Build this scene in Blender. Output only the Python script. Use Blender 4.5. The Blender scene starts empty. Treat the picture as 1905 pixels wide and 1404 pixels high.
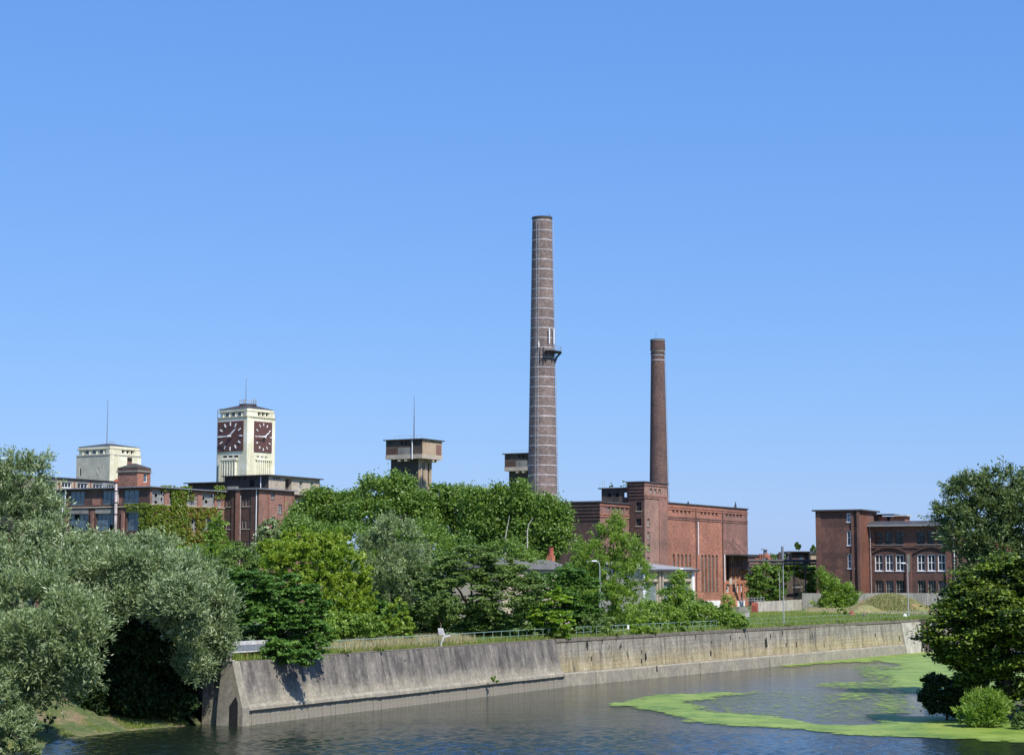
import bpy, math, random
import numpy as np
from mathutils import Vector, Matrix
R = math.radians
S = bpy.context.scene
COL = S.collection

# ---------------------------------------------------------------- camera, world, sun, exposure
F_PX, W_PX, H_PX = 3400.0, 1905.0, 1404.0
CAM_H = 6.3
PITCH = math.atan(368.0 / F_PX)
camd = bpy.data.cameras.new('camera'); cam = bpy.data.objects.new('camera', camd); COL.objects.link(cam)
cam.location = (0, 0, CAM_H); cam.rotation_euler = (R(90) + PITCH, 0, 0)
camd.sensor_fit = 'HORIZONTAL'; camd.sensor_width = 36.0; camd.lens = 36.0 * F_PX / W_PX
camd.clip_start = 0.5; camd.clip_end = 12000
S.camera = cam
SUN_EL, SUN_AZ = R(50), math.atan2(0.57, -0.82)      # azimuth measured from +Y towards +X
world = bpy.data.worlds.new('World'); S.world = world; world.use_nodes = True
wn = world.node_tree; wn.nodes.clear()
sky = wn.nodes.new('ShaderNodeTexSky'); sky.sky_type = 'NISHITA'; sky.sun_disc = False
sky.sun_elevation = SUN_EL; sky.sun_rotation = SUN_AZ
sky.altitude = 0; sky.air_density = 1.0; sky.dust_density = 0.35; sky.ozone_density = 3.0
EXPO = 0.32
bg = wn.nodes.new('ShaderNodeBackground'); bg.inputs[1].default_value = 0.12
wo = wn.nodes.new('ShaderNodeOutputWorld')
# clear deep-blue July air: per-channel response of the whole sky dome
sep = wn.nodes.new('ShaderNodeSeparateColor'); com = wn.nodes.new('ShaderNodeCombineColor'); wn.links.new(sky.outputs[0], sep.inputs[0])
for i, (x0, y0, g_) in enumerate(((.141, .116, .76), (.292, .333, .56), (.552, .85, .33))):
    m1 = wn.nodes.new('ShaderNodeMath'); m1.operation = 'POWER'; m1.inputs[1].default_value = g_
    m2 = wn.nodes.new('ShaderNodeMath'); m2.operation = 'MULTIPLY'; m2.inputs[1].default_value = y0*(.12/x0)**g_/.12*2**-EXPO
    wn.links.new(sep.outputs[i], m1.inputs[0]); wn.links.new(m1.outputs[0], m2.inputs[0]); wn.links.new(m2.outputs[0], com.inputs[i])
wn.links.new(com.outputs[0], bg.inputs[0]); wn.links.new(bg.outputs[0], wo.inputs[0])
sl = bpy.data.lights.new('sun', 'SUN'); sl.energy = 4.6; sl.angle = R(0.53); sl.color = (1.0, 0.95, 0.86)
so = bpy.data.objects.new('sun', sl); COL.objects.link(so)
sdir = Vector((math.cos(SUN_EL) * math.sin(SUN_AZ), math.cos(SUN_EL) * math.cos(SUN_AZ), math.sin(SUN_EL)))
so.rotation_euler = sdir.to_track_quat('Z', 'Y').to_euler(); so.location = (0, -20, 80)
S.view_settings.view_transform = 'Standard'; S.view_settings.look = 'None'
S.view_settings.exposure = EXPO; S.view_settings.gamma = 1.0; S.view_settings.use_curve_mapping = False

# ---------------------------------------------------------------- measuring helpers (photograph pixel -> place)
cp, sp = math.cos(PITCH), math.sin(PITCH)
def ray(px, py):
    u = (px - W_PX / 2) / F_PX; v = (H_PX / 2 - py) / F_PX
    return Vector((u, cp - v * sp, sp + v * cp))
def at(px, py, D):
    d = ray(px, py); return Vector((0, 0, CAM_H)) + d * (D / d.y)
def on(px, py, z=0.0):
    d = ray(px, py); return Vector((0, 0, CAM_H)) + d * ((z - CAM_H) / d.z)
def ppm(D): return F_PX / D
WATER = -4.6

# ---------------------------------------------------------------- mesh helpers
class MB:
    def __init__(s): s.v = []; s.f = []; s.smooth = False
    def quad(s, a, b, c, d):
        n = len(s.v); s.v += [tuple(a), tuple(b), tuple(c), tuple(d)]; s.f.append((n, n+1, n+2, n+3)); return s
    def box(s, x0, x1, y0, y1, z0, z1):
        n = len(s.v)
        s.v += [(x0,y0,z0),(x1,y0,z0),(x1,y1,z0),(x0,y1,z0),(x0,y0,z1),(x1,y0,z1),(x1,y1,z1),(x0,y1,z1)]
        s.f += [tuple(n+i for i in q) for q in ((0,3,2,1),(4,5,6,7),(0,1,5,4),(1,2,6,5),(2,3,7,6),(3,0,4,7))]; return s
    def prism(s, poly, z0, z1, poly1=None):
        n = len(s.v); k = len(poly); p1 = poly1 or poly
        s.v += [(p[0], p[1], z0) for p in poly] + [(p[0], p[1], z1) for p in p1]
        s.f.append(tuple(n+i for i in reversed(range(k)))); s.f.append(tuple(n+k+i for i in range(k)))
        for i in range(k):
            j = (i+1) % k; s.f.append((n+i, n+j, n+k+j, n+k+i))
        return s
    def sweep(s, prof, x0, x1):             # profile of (y,z) swept along x
        n = len(s.v); k = len(prof)
        s.v += [(x0, p[0], p[1]) for p in prof] + [(x1, p[0], p[1]) for p in prof]
        s.f.append(tuple(n+i for i in range(k))); s.f.append(tuple(n+k+i for i in reversed(range(k))))
        for i in range(k):
            j = (i+1) % k; s.f.append((n+i, n+k+i, n+k+j, n+j))
        return s
    def tube(s, pts, rad, n=8, caps=True):
        pts = [Vector(p) for p in pts]; rr = rad if isinstance(rad, (list, tuple)) else [rad]*len(pts)
        rings = []
        for i, p in enumerate(pts):
            t = (pts[min(i+1, len(pts)-1)] - pts[max(i-1, 0)]).normalized()
            a = t.cross(Vector((0, 1, 0)) if abs(t.y) < .9 else Vector((1, 0, 0))).normalized(); b = t.cross(a)
            base = len(s.v)
            for k in range(n):
                q = p + (a*math.cos(2*math.pi*k/n) + b*math.sin(2*math.pi*k/n)) * rr[i]; s.v.append(tuple(q))
            rings.append(base)
        for r0, r1 in zip(rings, rings[1:]):
            for k in range(n):
                k2 = (k+1) % n; s.f.append((r0+k, r0+k2, r1+k2, r1+k))
        if caps: s.f.append(tuple(rings[0]+k for k in reversed(range(n)))); s.f.append(tuple(rings[-1]+k for k in range(n)))
        return s
    def beam(s, p, q, w, h=None):
        h = h or w; p = Vector(p); q = Vector(q); t = (q-p).normalized()
        a = t.cross(Vector((0, 0, 1)) if abs(t.z) < .95 else Vector((1, 0, 0))).normalized(); b = a.cross(t)
        n = len(s.v)
        for o in (p, q):
            for i, j in ((-1,-1),(1,-1),(1,1),(-1,1)): s.v.append(tuple(o + a*(i*w/2) + b*(j*h/2)))
        s.f += [tuple(n+i for i in q_) for q_ in ((0,3,2,1),(4,5,6,7),(0,1,5,4),(1,2,6,5),(2,3,7,6),(3,0,4,7))]; return s
    def mesh(s, name, m=None):
        me = bpy.data.meshes.new(name); me.from_pydata(s.v, [], s.f)
        if m: me.materials.append(m)
        if s.smooth: me.polygons.foreach_set('use_smooth', [True]*len(me.polygons))
        me.update(); return me
    def build(s, name, m, parent=None, loc=None, label=None, kind=None, smooth=False):
        s.smooth = smooth or s.smooth
        o = bpy.data.objects.new(name, s.mesh(name, m)); COL.objects.link(o)
        if parent: o.parent = parent
        if loc is not None: o.location = loc
        if label: o['label'] = label
        if kind: o['kind'] = kind
        return o
def put(name, me, parent, loc, rotz=0, label=None, scale=None):
    o = bpy.data.objects.new(name, me); COL.objects.link(o); o.parent = parent; o.location = loc; o.rotation_euler = (0, 0, rotz)
    if scale: o.scale = scale
    if label: o['label'] = label
    return o
def thing(name, label, cat, loc=(0, 0, 0), rotz=0, group=None):
    o = bpy.data.objects.new(name, None); COL.objects.link(o); o.empty_display_size = .3
    o.location = loc; o.rotation_euler = (0, 0, rotz); tag(o, label, cat, group); return o
def tag(o, label, cat, group=None):
    o['label'] = label; o['category'] = cat
    if group: o['group'] = group
    return o
def dup(root, loc=None, rotz=None, label=None, group=None, scale=None):
    r = root.copy(); COL.objects.link(r)
    if loc is not None: r.location = loc
    if rotz is not None: r.rotation_euler = (0, 0, rotz)
    if scale: r.scale = scale
    if label: r['label'] = label
    if group: r['group'] = group
    for ch in list(root.children):
        c = ch.copy(); COL.objects.link(c); c.parent = r
        for g in ch.children:
            d = g.copy(); COL.objects.link(d); d.parent = c
    return r

# ---------------------------------------------------------------- materials
def nodes(name):
    m = bpy.data.materials.new(name); m.use_nodes = True; nt = m.node_tree; b = nt.nodes['Principled BSDF']; return m, nt, b
def coords(nt, sx, sy, sz, kind='Object'):
    tc = nt.nodes.new('ShaderNodeTexCoord'); mp = nt.nodes.new('ShaderNodeMapping'); mp.inputs['Scale'].default_value = (sx, sy, sz)
    nt.links.new(tc.outputs[kind], mp.inputs[0]); return mp.outputs[0]
def noise(nt, vec, sc, det=4, rough=.55):
    n = nt.nodes.new('ShaderNodeTexNoise'); n.inputs['Scale'].default_value = sc; n.inputs['Detail'].default_value = det; n.inputs['Roughness'].default_value = rough
    if vec: nt.links.new(vec, n.inputs['Vector'])
    return n.outputs['Fac']
def ramp(nt, fac, stops):
    r = nt.nodes.new('ShaderNodeValToRGB'); e = r.color_ramp.elements
    while len(e) < len(stops): e.new(.5)
    for el, (p, c) in zip(e, stops): el.position = p; el.color = (*c, 1) if len(c) == 3 else c
    nt.links.new(fac, r.inputs[0]); return r.outputs[0]
def mix(nt, fac, a, b, mode='MIX'):
    m = nt.nodes.new('ShaderNodeMix'); m.data_type = 'RGBA'; m.blend_type = mode
    if isinstance(fac, (int, float)): m.inputs[0].default_value = fac
    else: nt.links.new(fac, m.inputs[0])
    for i, x in ((6, a), (7, b)):
        if isinstance(x, tuple): m.inputs[i].default_value = (*x, 1)
        else: nt.links.new(x, m.inputs[i])
    return m.outputs[2]
def bump(nt, b, h, strength=.3, dist=.05):
    bp = nt.nodes.new('ShaderNodeBump'); bp.inputs['Strength'].default_value = strength; bp.inputs['Distance'].default_value = dist
    nt.links.new(h, bp.inputs['Height']); nt.links.new(bp.outputs[0], b.inputs['Normal'])
def plain(name, c, rough=.6, var=.25, scale=1.5, stretch=(1, 1, 1), metal=0, bmp=.15):
    m, nt, b = nodes(name)
    v = coords(nt, *stretch); n = noise(nt, v, scale, 5, .65)
    lo = tuple(x*(1-var) for x in c); hi = tuple(min(1, x*(1+var)) for x in c)
    nt.links.new(ramp(nt, n, [(.3, lo), (.7, hi)]), b.inputs['Base Color'])
    b.inputs['Roughness'].default_value = rough; b.inputs['Metallic'].default_value = metal
    if bmp: bump(nt, b, n, bmp, .05)
    return m
def stained(name, base, dirt, amt=.5, scale=.35, vstreak=.18, rough=.85, third=None, fine=3.0):
    """weathered concrete / render: blotches and rain streaks running down"""
    m, nt, b = nodes(name)
    v = coords(nt, 1, 1, vstreak); s = noise(nt, v, scale*3, 6, .7)
    v2 = coords(nt, 1, 1, 1); s2 = noise(nt, v2, scale, 5, .6); s3 = noise(nt, v2, fine, 4, .7)
    c = mix(nt, ramp(nt, s, [(.5-amt*.35, (0,0,0)), (.78-amt*.2, (1,1,1))]), dirt, base)
    c = mix(nt, ramp(nt, s2, [(.42, (0,0,0)), (.62, (1,1,1))]), c, third or base)
    g = ramp(nt, s3, [(.3, (.72,.72,.72)), (.7, (1.12,1.12,1.12))])
    c = mix(nt, 1.0, c, g, 'MULTIPLY')
    nt.links.new(c, b.inputs['Base Color']); b.inputs['Roughness'].default_value = rough
    bump(nt, b, s3, .3, .06); return m
def brick(name, c1, c2, mortar, soot=(.05,.04,.04), soot_amt=.4, bw=.27, bh=.09, var=None, round_=0):
    m, nt, b = nodes(name)
    tc = nt.nodes.new('ShaderNodeTexCoord'); sx = nt.nodes.new('ShaderNodeSeparateXYZ'); nt.links.new(tc.outputs['Object'], sx.inputs[0])
    if round_:
        a = nt.nodes.new('ShaderNodeMath'); a.operation = 'ARCTAN2'; nt.links.new(sx.outputs[1], a.inputs[0]); nt.links.new(sx.outputs[0], a.inputs[1])
        a2 = nt.nodes.new('ShaderNodeMath'); a2.operation = 'MULTIPLY'; a2.inputs[1].default_value = round_; nt.links.new(a.outputs[0], a2.inputs[0]); u = a2.outputs[0]
    else:
        a = nt.nodes.new('ShaderNodeMath'); a.operation = 'ADD'; nt.links.new(sx.outputs[0], a.inputs[0]); nt.links.new(sx.outputs[1], a.inputs[1]); u = a.outputs[0]
    cx = nt.nodes.new('ShaderNodeCombineXYZ'); nt.links.new(u, cx.inputs[0]); nt.links.new(sx.outputs[2], cx.inputs[1])
    bt = nt.nodes.new('ShaderNodeTexBrick'); bt.inputs['Scale'].default_value = 1; bt.inputs['Brick Width'].default_value = bw; bt.inputs['Row Height'].default_value = bh
    bt.inputs['Mortar Size'].default_value = .012; bt.inputs['Color1'].default_value = (*c1, 1); bt.inputs['Color2'].default_value = (*c2, 1); bt.inputs['Mortar'].default_value = (*mortar, 1)
    nt.links.new(cx.outputs[0], bt.inputs['Vector'])
    mp = nt.nodes.new('ShaderNodeMapping'); mp.inputs['Scale'].default_value = (.6, .6, .55); nt.links.new(tc.outputs['Object'], mp.inputs[0])
    s = noise(nt, mp.outputs[0], .7, 6, .68); s2 = noise(nt, coords(nt, .5, .5, 1.6), 2.2, 6, .8); s3 = noise(nt, tc.outputs['Object'], .13, 3, .5)
    c = mix(nt, ramp(nt, s2, [(.38, (0,0,0)), (.66, (1,1,1))]), bt.outputs['Color'], var or tuple(x*1.25 for x in c1))
    mm = nt.nodes.new('ShaderNodeMix'); mm.data_type = 'RGBA'; mm.blend_type = 'MIX'
    sf = ramp(nt, s, [(.28, (soot_amt+.25,)*3), (.62, (0,0,0))])
    nt.links.new(sf, mm.inputs[0]); nt.links.new(c, mm.inputs[6]); mm.inputs[7].default_value = (*soot, 1)
    g = ramp(nt, s3, [(.35, (.8,.8,.8)), (.65, (1.15,1.12,1.1))])
    c = mix(nt, 1.0, mm.outputs[2], g, 'MULTIPLY')
    s5 = noise(nt, coords(nt, 1, 1, 2.4), 2.1, 3, .85); c = mix(nt, 1.0, c, ramp(nt, s5, [(.32, (.52, .50, .50)), (.5, (.98, .98, .98)), (.68, (1.5, 1.42, 1.35))]), 'MULTIPLY')
    nt.links.new(c, b.inputs['Base Color']); b.inputs['Roughness'].default_value = .88
    bump(nt, b, bt.outputs['Fac'], .4, -.02); return m
def glassm(name, c, rough=.12, spec=.8):
    m, nt, b = nodes(name); v = coords(nt, 1, 1, 1); n = noise(nt, v, 1.3, 4, .7)
    nt.links.new(ramp(nt, n, [(.35, tuple(x*.45 for x in c)), (.65, c)]), b.inputs['Base Color'])
    b.inputs['Roughness'].default_value = rough; b.inputs['Specular IOR Level'].default_value = spec; return m
def leafm(name, c, c2, trans=.35, rough=.45, spec=.5, p0=0):
    m, nt, b = nodes(name)
    at_ = nt.nodes.new('ShaderNodeAttribute'); at_.attribute_name = 'tint'
    col = ramp(nt, at_.outputs['Fac'], [(p0, c), (1, c2)])
    nt.links.new(col, b.inputs['Base Color']); b.inputs['Roughness'].default_value = rough; b.inputs['Specular IOR Level'].default_value = spec
    tr = nt.nodes.new('ShaderNodeBsdfTranslucent'); tcx = mix(nt, 1.0, col, (1.2, 1.25, .55), 'MULTIPLY'); nt.links.new(tcx, tr.inputs[0])
    ms = nt.nodes.new('ShaderNodeMixShader'); ms.inputs[0].default_value = trans
    nt.links.new(b.outputs[0], ms.inputs[1]); nt.links.new(tr.outputs[0], ms.inputs[2])
    nt.links.new(ms.outputs[0], nt.nodes['Material Output'].inputs[0]); return m

M = {}
M['brick_red'] = brick('red_brick', (.44,.145,.085), (.34,.11,.068), (.36,.24,.18), soot=(.20,.09,.065), soot_amt=.3, var=(.37,.17,.115))
M['brick_orange'] = brick('orange_brick', (.47,.17,.085), (.38,.135,.07), (.34,.24,.18), soot=(.22,.08,.05), soot_amt=.2)
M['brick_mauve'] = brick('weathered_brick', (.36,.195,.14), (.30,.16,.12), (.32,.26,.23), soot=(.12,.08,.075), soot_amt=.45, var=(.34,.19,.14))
M['brick_dark'] = brick('sooty_shaded_brick', (.10,.052,.043), (.075,.042,.037), (.13,.10,.09), soot=(.035,.03,.032), soot_amt=.5, var=(.13,.066,.054))  # soot tone that also puts shade into building sides turned from the sun
M['brick_stair'] = brick('brown_brick', (.29,.14,.105), (.23,.11,.09), (.22,.17,.15), soot=(.10,.065,.06), soot_amt=.35)
M['brick_office_low'] = brick('office_brick_darker', (.13,.064,.05), (.10,.052,.042), (.12,.095,.085), soot=(.06,.038,.034), soot_amt=.5, var=(.15,.08,.066))
M['brick_office'] = brick('office_brick', (.235,.105,.074), (.18,.082,.062), (.17,.13,.11), soot=(.07,.042,.038), soot_amt=.5, var=(.20,.105,.08))
M['brick_chimney'] = brick('chimney_brick', (.30,.225,.20), (.11,.085,.08), (.28,.25,.235), soot=(.10,.08,.08), soot_amt=.3, bw=.5, bh=.24, var=(.21,.165,.15), round_=3.0)
M['brick_chimney_old'] = brick('old_chimney_brick', (.19,.095,.07), (.065,.048,.045), (.18,.14,.13), soot=(.07,.05,.05), soot_amt=.4, bw=.45, bh=.22, var=(.13,.085,.075), round_=1.8)
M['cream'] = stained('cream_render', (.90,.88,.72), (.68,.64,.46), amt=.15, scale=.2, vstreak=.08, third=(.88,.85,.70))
M['cream_grey'] = stained('greyed_cream_render', (.52,.49,.40), (.42,.40,.33), amt=.3, scale=.3, third=(.55,.52,.43))  # greyed copy of the cream, puts shade into the tower sides
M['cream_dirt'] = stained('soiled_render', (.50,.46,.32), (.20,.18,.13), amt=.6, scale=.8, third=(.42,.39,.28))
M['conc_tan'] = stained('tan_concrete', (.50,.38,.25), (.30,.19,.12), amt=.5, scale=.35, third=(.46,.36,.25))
M['conc_dark'] = stained('sooty_shaded_concrete', (.085,.072,.058), (.035,.032,.03), amt=.6, scale=.3, third=(.065,.055,.045))  # soot plus painted shade for the unlit shaft and rooftop sides
M['conc_black'] = stained('blackened_shaded_concrete', (.075,.06,.05), (.03,.026,.024), amt=.6, scale=.4, third=(.11,.08,.06))  # blackening plus shade painted in for the dark side of the tank
M['conc_beige'] = stained('beige_render', (.50,.43,.34), (.36,.30,.24), amt=.35, scale=.3)
M['conc_shed'] = stained('shed_render', (.60,.50,.36), (.42,.35,.26), amt=.3, scale=.4)
M['conc_grey'] = stained('grey_concrete', (.30,.29,.26), (.15,.145,.135), amt=.45, scale=.3)
M['conc_pale'] = stained('pale_concrete', (.50,.46,.38), (.22,.20,.165), amt=.55, scale=.5)
M['quay_slope'] = slope_mat() if False else stained('quay_slope_concrete', (.30,.27,.225), (.09,.083,.078), amt=.8, scale=.3, vstreak=.16, third=(.17,.155,.14), fine=2.2)
M['quay_low'] = stained('quay_base_concrete', (.42,.38,.29), (.20,.175,.13), amt=.55, scale=.6, vstreak=.3, third=(.26,.235,.19))
M['quay_wall'] = stained('quay_wall_concrete', (.36,.31,.235), (.15,.13,.10), amt=.7, scale=.35, vstreak=.3, third=(.27,.24,.195), fine=1.8)
M['quay_ochre'] = stained('quay_wall_ochre', (.35,.29,.18), (.18,.15,.095), amt=.6, scale=.3, vstreak=.5)
M['coping'] = stained('mossy_coping', (.20,.17,.13), (.09,.08,.06), amt=.5, scale=1.0)
M['roof_dark'] = plain('tarred_roof', (.055,.053,.058), .8, .4, .6)
M['roof_grey'] = plain('grey_sheet_roof', (.30,.31,.33), .6, .3, .9, (1, .2, 1))
M['roof_old'] = plain('old_felt_roof', (.13,.125,.12), .85, .35, .9)
M['gutter'] = plain('zinc_gutter', (.20,.22,.26), .5, .2, 2)
M['pipe_white'] = plain('white_pipe', (.72,.73,.76), .45, .12, 2)
M['pipe_grey'] = plain('grey_flue', (.38,.33,.33), .6, .45, .7)
M['steel_white'] = plain('white_banded_steel', (.62,.62,.65), .4, .1, 3)
M['band'] = plain('weathered_hoop', (.52,.50,.51), .6, .35, 1.2)
M['board_grey'] = stained('weathered_board', (.62,.62,.62), (.36,.35,.34), amt=.4, scale=1.2)
M['steel_dark'] = plain('dark_steel', (.05,.05,.055), .6, .3, 2)
M['steel_grey'] = plain('galvanised_steel', (.45,.46,.47), .45, .2, 2, metal=.3)
M['mast'] = plain('mast_steel', (.16,.17,.2), .5, .2, 2)
M['rust'] = plain('rusty_steel', (.24,.09,.05), .8, .35, 1.5)
M['rust_red'] = plain('red_rust', (.30,.07,.045), .8, .3, 1.2)
M['rail'] = plain('pale_green_rail', (.23,.35,.30), .5, .25, 3)
M['white'] = plain('white_paint', (.80,.80,.80), .5, .1, 4)
M['frame_white'] = plain('white_window_frame', (.82,.83,.85), .5, .06, 4)
M['frame_dark'] = plain('dark_window_frame', (.09,.09,.09), .6, .3, 4)
M['frame_grey'] = plain('grey_window_frame', (.40,.38,.35), .7, .3, 3)
M['pane_dark'] = glassm('dark_glass', (.03,.035,.04))
M['pane_blue'] = glassm('sky_glass', (.13,.19,.24), .25)
M['pane_grey'] = glassm('dusty_glass', (.33,.33,.33), .5, .5)
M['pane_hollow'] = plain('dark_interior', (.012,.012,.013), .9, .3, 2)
M['slat_brown'] = plain('faded_board', (.115,.092,.08), .85, .35, 3, (1, 1, .3))
M['maroon'] = plain('maroon_dial', (.105,.047,.042), .7, .12, .8)
M['door_grey'] = stained('grey_green_door', (.20,.25,.25), (.11,.14,.14), amt=.5, scale=1.2)
M['wood'] = plain('weathered_timber', (.11,.085,.065), .85, .4, 3, (1, 1, .25))
M['bark'] = plain('bark', (.09,.07,.05), .9, .4, 4, (1, 1, .3))
M['bark_pale'] = plain('pale_bark', (.42,.40,.34), .85, .35, 3, (1, 1, .6))
M['slab_brown'] = plain('earth_bank', (.27,.20,.13), .95, .35, .8)

def slope_mat():
    m, nt, b = nodes('quay_slope_concrete'); tc = nt.nodes.new('ShaderNodeTexCoord'); sx = nt.nodes.new('ShaderNodeSeparateXYZ'); nt.links.new(tc.outputs['Object'], sx.inputs[0])
    st = noise(nt, coords(nt, 1.1, 1, .16), 1.0, 7, .72); bl = noise(nt, coords(nt, .35, .8, .8), .9, 5, .6); fi = noise(nt, coords(nt, 1, 1, 1), 3.5, 5, .75); wl = noise(nt, coords(nt, .8, 1, .1), 2.6, 4, .6)
    a = nt.nodes.new('ShaderNodeMath'); a.operation = 'MULTIPLY_ADD'; a.inputs[1].default_value = 2.4; nt.links.new(bl, a.inputs[0]); nt.links.new(sx.outputs[2], a.inputs[2])     # algae stain line wanders with noise
    st_ = ramp(nt, a.outputs[0], [(.0, (0, 0, 0)), (1, (1, 1, 1))]); mr = nt.nodes.new('ShaderNodeMapRange'); nt.links.new(a.outputs[0], mr.inputs[0]); mr.inputs[1].default_value = -1.75; mr.inputs[2].default_value = -.7
    dark = ramp(nt, st, [(.36, (.062, .054, .048)), (.47, (.12, .107, .094)), (.58, (.20, .178, .15)), (.7, (.31, .275, .22))]); low = ramp(nt, st, [(.35, (.24, .21, .16)), (.65, (.36, .32, .245))])
    c = mix(nt, mr.outputs[0], low, dark); c = mix(nt, 1.0, c, ramp(nt, fi, [(.3, (.68, .68, .68)), (.55, (1, 1, 1)), (.74, (1.6, 1.6, 1.6))]), 'MULTIPLY'); c = mix(nt, ramp(nt, wl, [(.66, (0, 0, 0)), (.76, (.55, .55, .55))]), c, (.48, .46, .43))
    nt.links.new(c, b.inputs['Base Color']); b.inputs['Roughness'].default_value = .85; bump(nt, b, fi, .35, .06); return m
M['quay_slope'] = slope_mat()

def wall_mat():
    m, nt, b = nodes('quay_wall_concrete'); tc = nt.nodes.new('ShaderNodeTexCoord'); sx = nt.nodes.new('ShaderNodeSeparateXYZ'); nt.links.new(tc.outputs['Object'], sx.inputs[0])
    st = noise(nt, coords(nt, 1.2, 1, .2), .9, 7, .75); bl = noise(nt, coords(nt, .25, .8, .9), .8, 5, .6); fi = noise(nt, coords(nt, 1, 1, 1), 3.0, 5, .8); wl = noise(nt, coords(nt, 1.0, 1, .12), 1.9, 4, .6); bo = noise(nt, coords(nt, .05, .05, 3.2), 1.6, 2, .5)
    a = nt.nodes.new('ShaderNodeMath'); a.operation = 'MULTIPLY_ADD'; a.inputs[1].default_value = 3.0; nt.links.new(bl, a.inputs[0]); nt.links.new(sx.outputs[2], a.inputs[2])
    mr = nt.nodes.new('ShaderNodeMapRange'); nt.links.new(a.outputs[0], mr.inputs[0]); mr.inputs[1].default_value = -1.2; mr.inputs[2].default_value = .2
    top = ramp(nt, st, [(.33, (.10, .09, .075)), (.46, (.22, .20, .16)), (.62, (.34, .31, .25))]); low = ramp(nt, st, [(.33, (.20, .16, .085)), (.5, (.35, .29, .165)), (.66, (.44, .38, .25))])
    c = mix(nt, mr.outputs[0], low, top); c = mix(nt, 1.0, c, ramp(nt, fi, [(.3, (.62, .62, .62)), (.55, (1, 1, 1)), (.74, (1.45, 1.45, 1.45))]), 'MULTIPLY'); c = mix(nt, 1.0, c, ramp(nt, bo, [(.38, (.86, .86, .86)), (.5, (1, 1, 1)), (.62, (1.07, 1.07, 1.07))]), 'MULTIPLY')
    c = mix(nt, ramp(nt, wl, [(.64, (0, 0, 0)), (.72, (.8, .8, .8))]), c, (.09, .08, .065))
    nt.links.new(c, b.inputs['Base Color']); b.inputs['Roughness'].default_value = .88; bump(nt, b, fi, .4, .06); return m
M['quay_wall'] = M['quay_ochre'] = wall_mat()

# ---------------------------------------------------------------- water, ground, banks
def watermat():
    m, nt, b = nodes('river_water')
    b.inputs['Base Color'].default_value = (.012, .02, .012, 1); b.inputs['Roughness'].default_value = .06; b.inputs['IOR'].default_value = 1.33
    v = coords(nt, .9, 1.2, 1); n1 = noise(nt, v, 3.6, 3, .55); n2 = noise(nt, v, .35, 3, .5)
    a = nt.nodes.new('ShaderNodeMath'); a.operation = 'MULTIPLY_ADD'; a.inputs[1].default_value = 1.6
    nt.links.new(n2, a.inputs[0]); nt.links.new(n1, a.inputs[2])
    bump(nt, b, a.outputs[0], 1.0, .045); return m
M['water'] = watermat()
def sheet(name, pts, z, m):
    mb = MB(); n = len(pts); mb.v = [(p[0], p[1], z) for p in pts]; mb.f = [tuple(range(n))]
    o = mb.build(name, m); o['kind'] = 'structure'; return o
def waves():
    xs = np.concatenate([[-400, -200, -90, -50], np.arange(-36, 48, .25), [55, 65, 90, 200, 500]]); ys = np.concatenate([[-60, 30, 80], np.arange(103, 162, .2), np.arange(162, 290, .7), [330, 450, 700]])
    X, Y = np.meshgrid(xs, ys); rng = np.random.default_rng(8); Zw = np.zeros_like(X)
    for i in range(40):
        lam = rng.uniform(.6, 1.35); th = R(-65) + rng.normal(0, .8); k = 2*math.pi/lam; a = .0068*lam
        Zw += a*np.sin(k*(math.cos(th)*X+math.sin(th)*Y)+rng.uniform(0, 6.28)+.6*np.sin(.11*X+i)+.5*np.sin(.07*Y+i*2))
    gust = .75+.25*np.sin(.13*X+.21*Y+1.2*np.sin(.09*X))*np.sin(.05*X-.17*Y)
    calm = np.where(Y < 162, 1-.97/(1+np.exp(-(Y-128+.30*X)/5.5)), 0)*gust
    edge = ((X > -35.5) & (X < 47) & (Y > 104)).astype(float); Zw = Zw*calm*edge
    ny, nx = X.shape; V = np.stack([X, Y, Zw+WATER], 2).reshape(-1, 3).astype(np.float32); j, i = np.meshgrid(np.arange(ny-1), np.arange(nx-1), indexing='ij'); n0 = (j*nx+i).ravel(); Fq = np.stack([n0, n0+1, n0+nx+1, n0+nx], 1).astype(np.int32)
    me = bpy.data.meshes.new('water'); me.vertices.add(len(V)); me.loops.add(4*len(Fq)); me.polygons.add(len(Fq)); me.vertices.foreach_set('co', V.ravel()); me.loops.foreach_set('vertex_index', Fq.ravel()); me.polygons.foreach_set('loop_start', np.arange(0, 4*len(Fq), 4, dtype=np.int32)); me.update(calc_edges=True)
    me.polygons.foreach_set('use_smooth', [True]*len(Fq)); me.materials.append(M['water']); o = bpy.data.objects.new('water', me); COL.objects.link(o); o['kind'] = 'structure'
waves()

def groundmat(name, stops, sc=.12, fine=1.4):
    m, nt, b = nodes(name); v = coords(nt, 1, 1, 1)
    n = noise(nt, v, sc, 6, .65); f = noise(nt, v, fine, 5, .7)
    c = ramp(nt, n, stops); c = mix(nt, 1.0, c, ramp(nt, f, [(.3, (.6,.6,.6)), (.7, (1.25,1.25,1.2))]), 'MULTIPLY')
    nt.links.new(c, b.inputs['Base Color']); b.inputs['Roughness'].default_value = .95; bump(nt, b, f, .6, .15); return m
M['lawn'] = groundmat('meadow', [(.36, (.26,.22,.12)), (.44, (.13,.17,.055)), (.58, (.10,.15,.04)), (.72, (.20,.20,.09))])
M['bank'] = groundmat('sandy_bank', [(.40, (.07,.11,.03)), (.52, (.13,.14,.055)), (.64, (.23,.17,.105))], .5, 3)
M['path'] = groundmat('concrete_path', [(.4, (.27,.25,.22)), (.6, (.36,.34,.31))], .4, 3)

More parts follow.
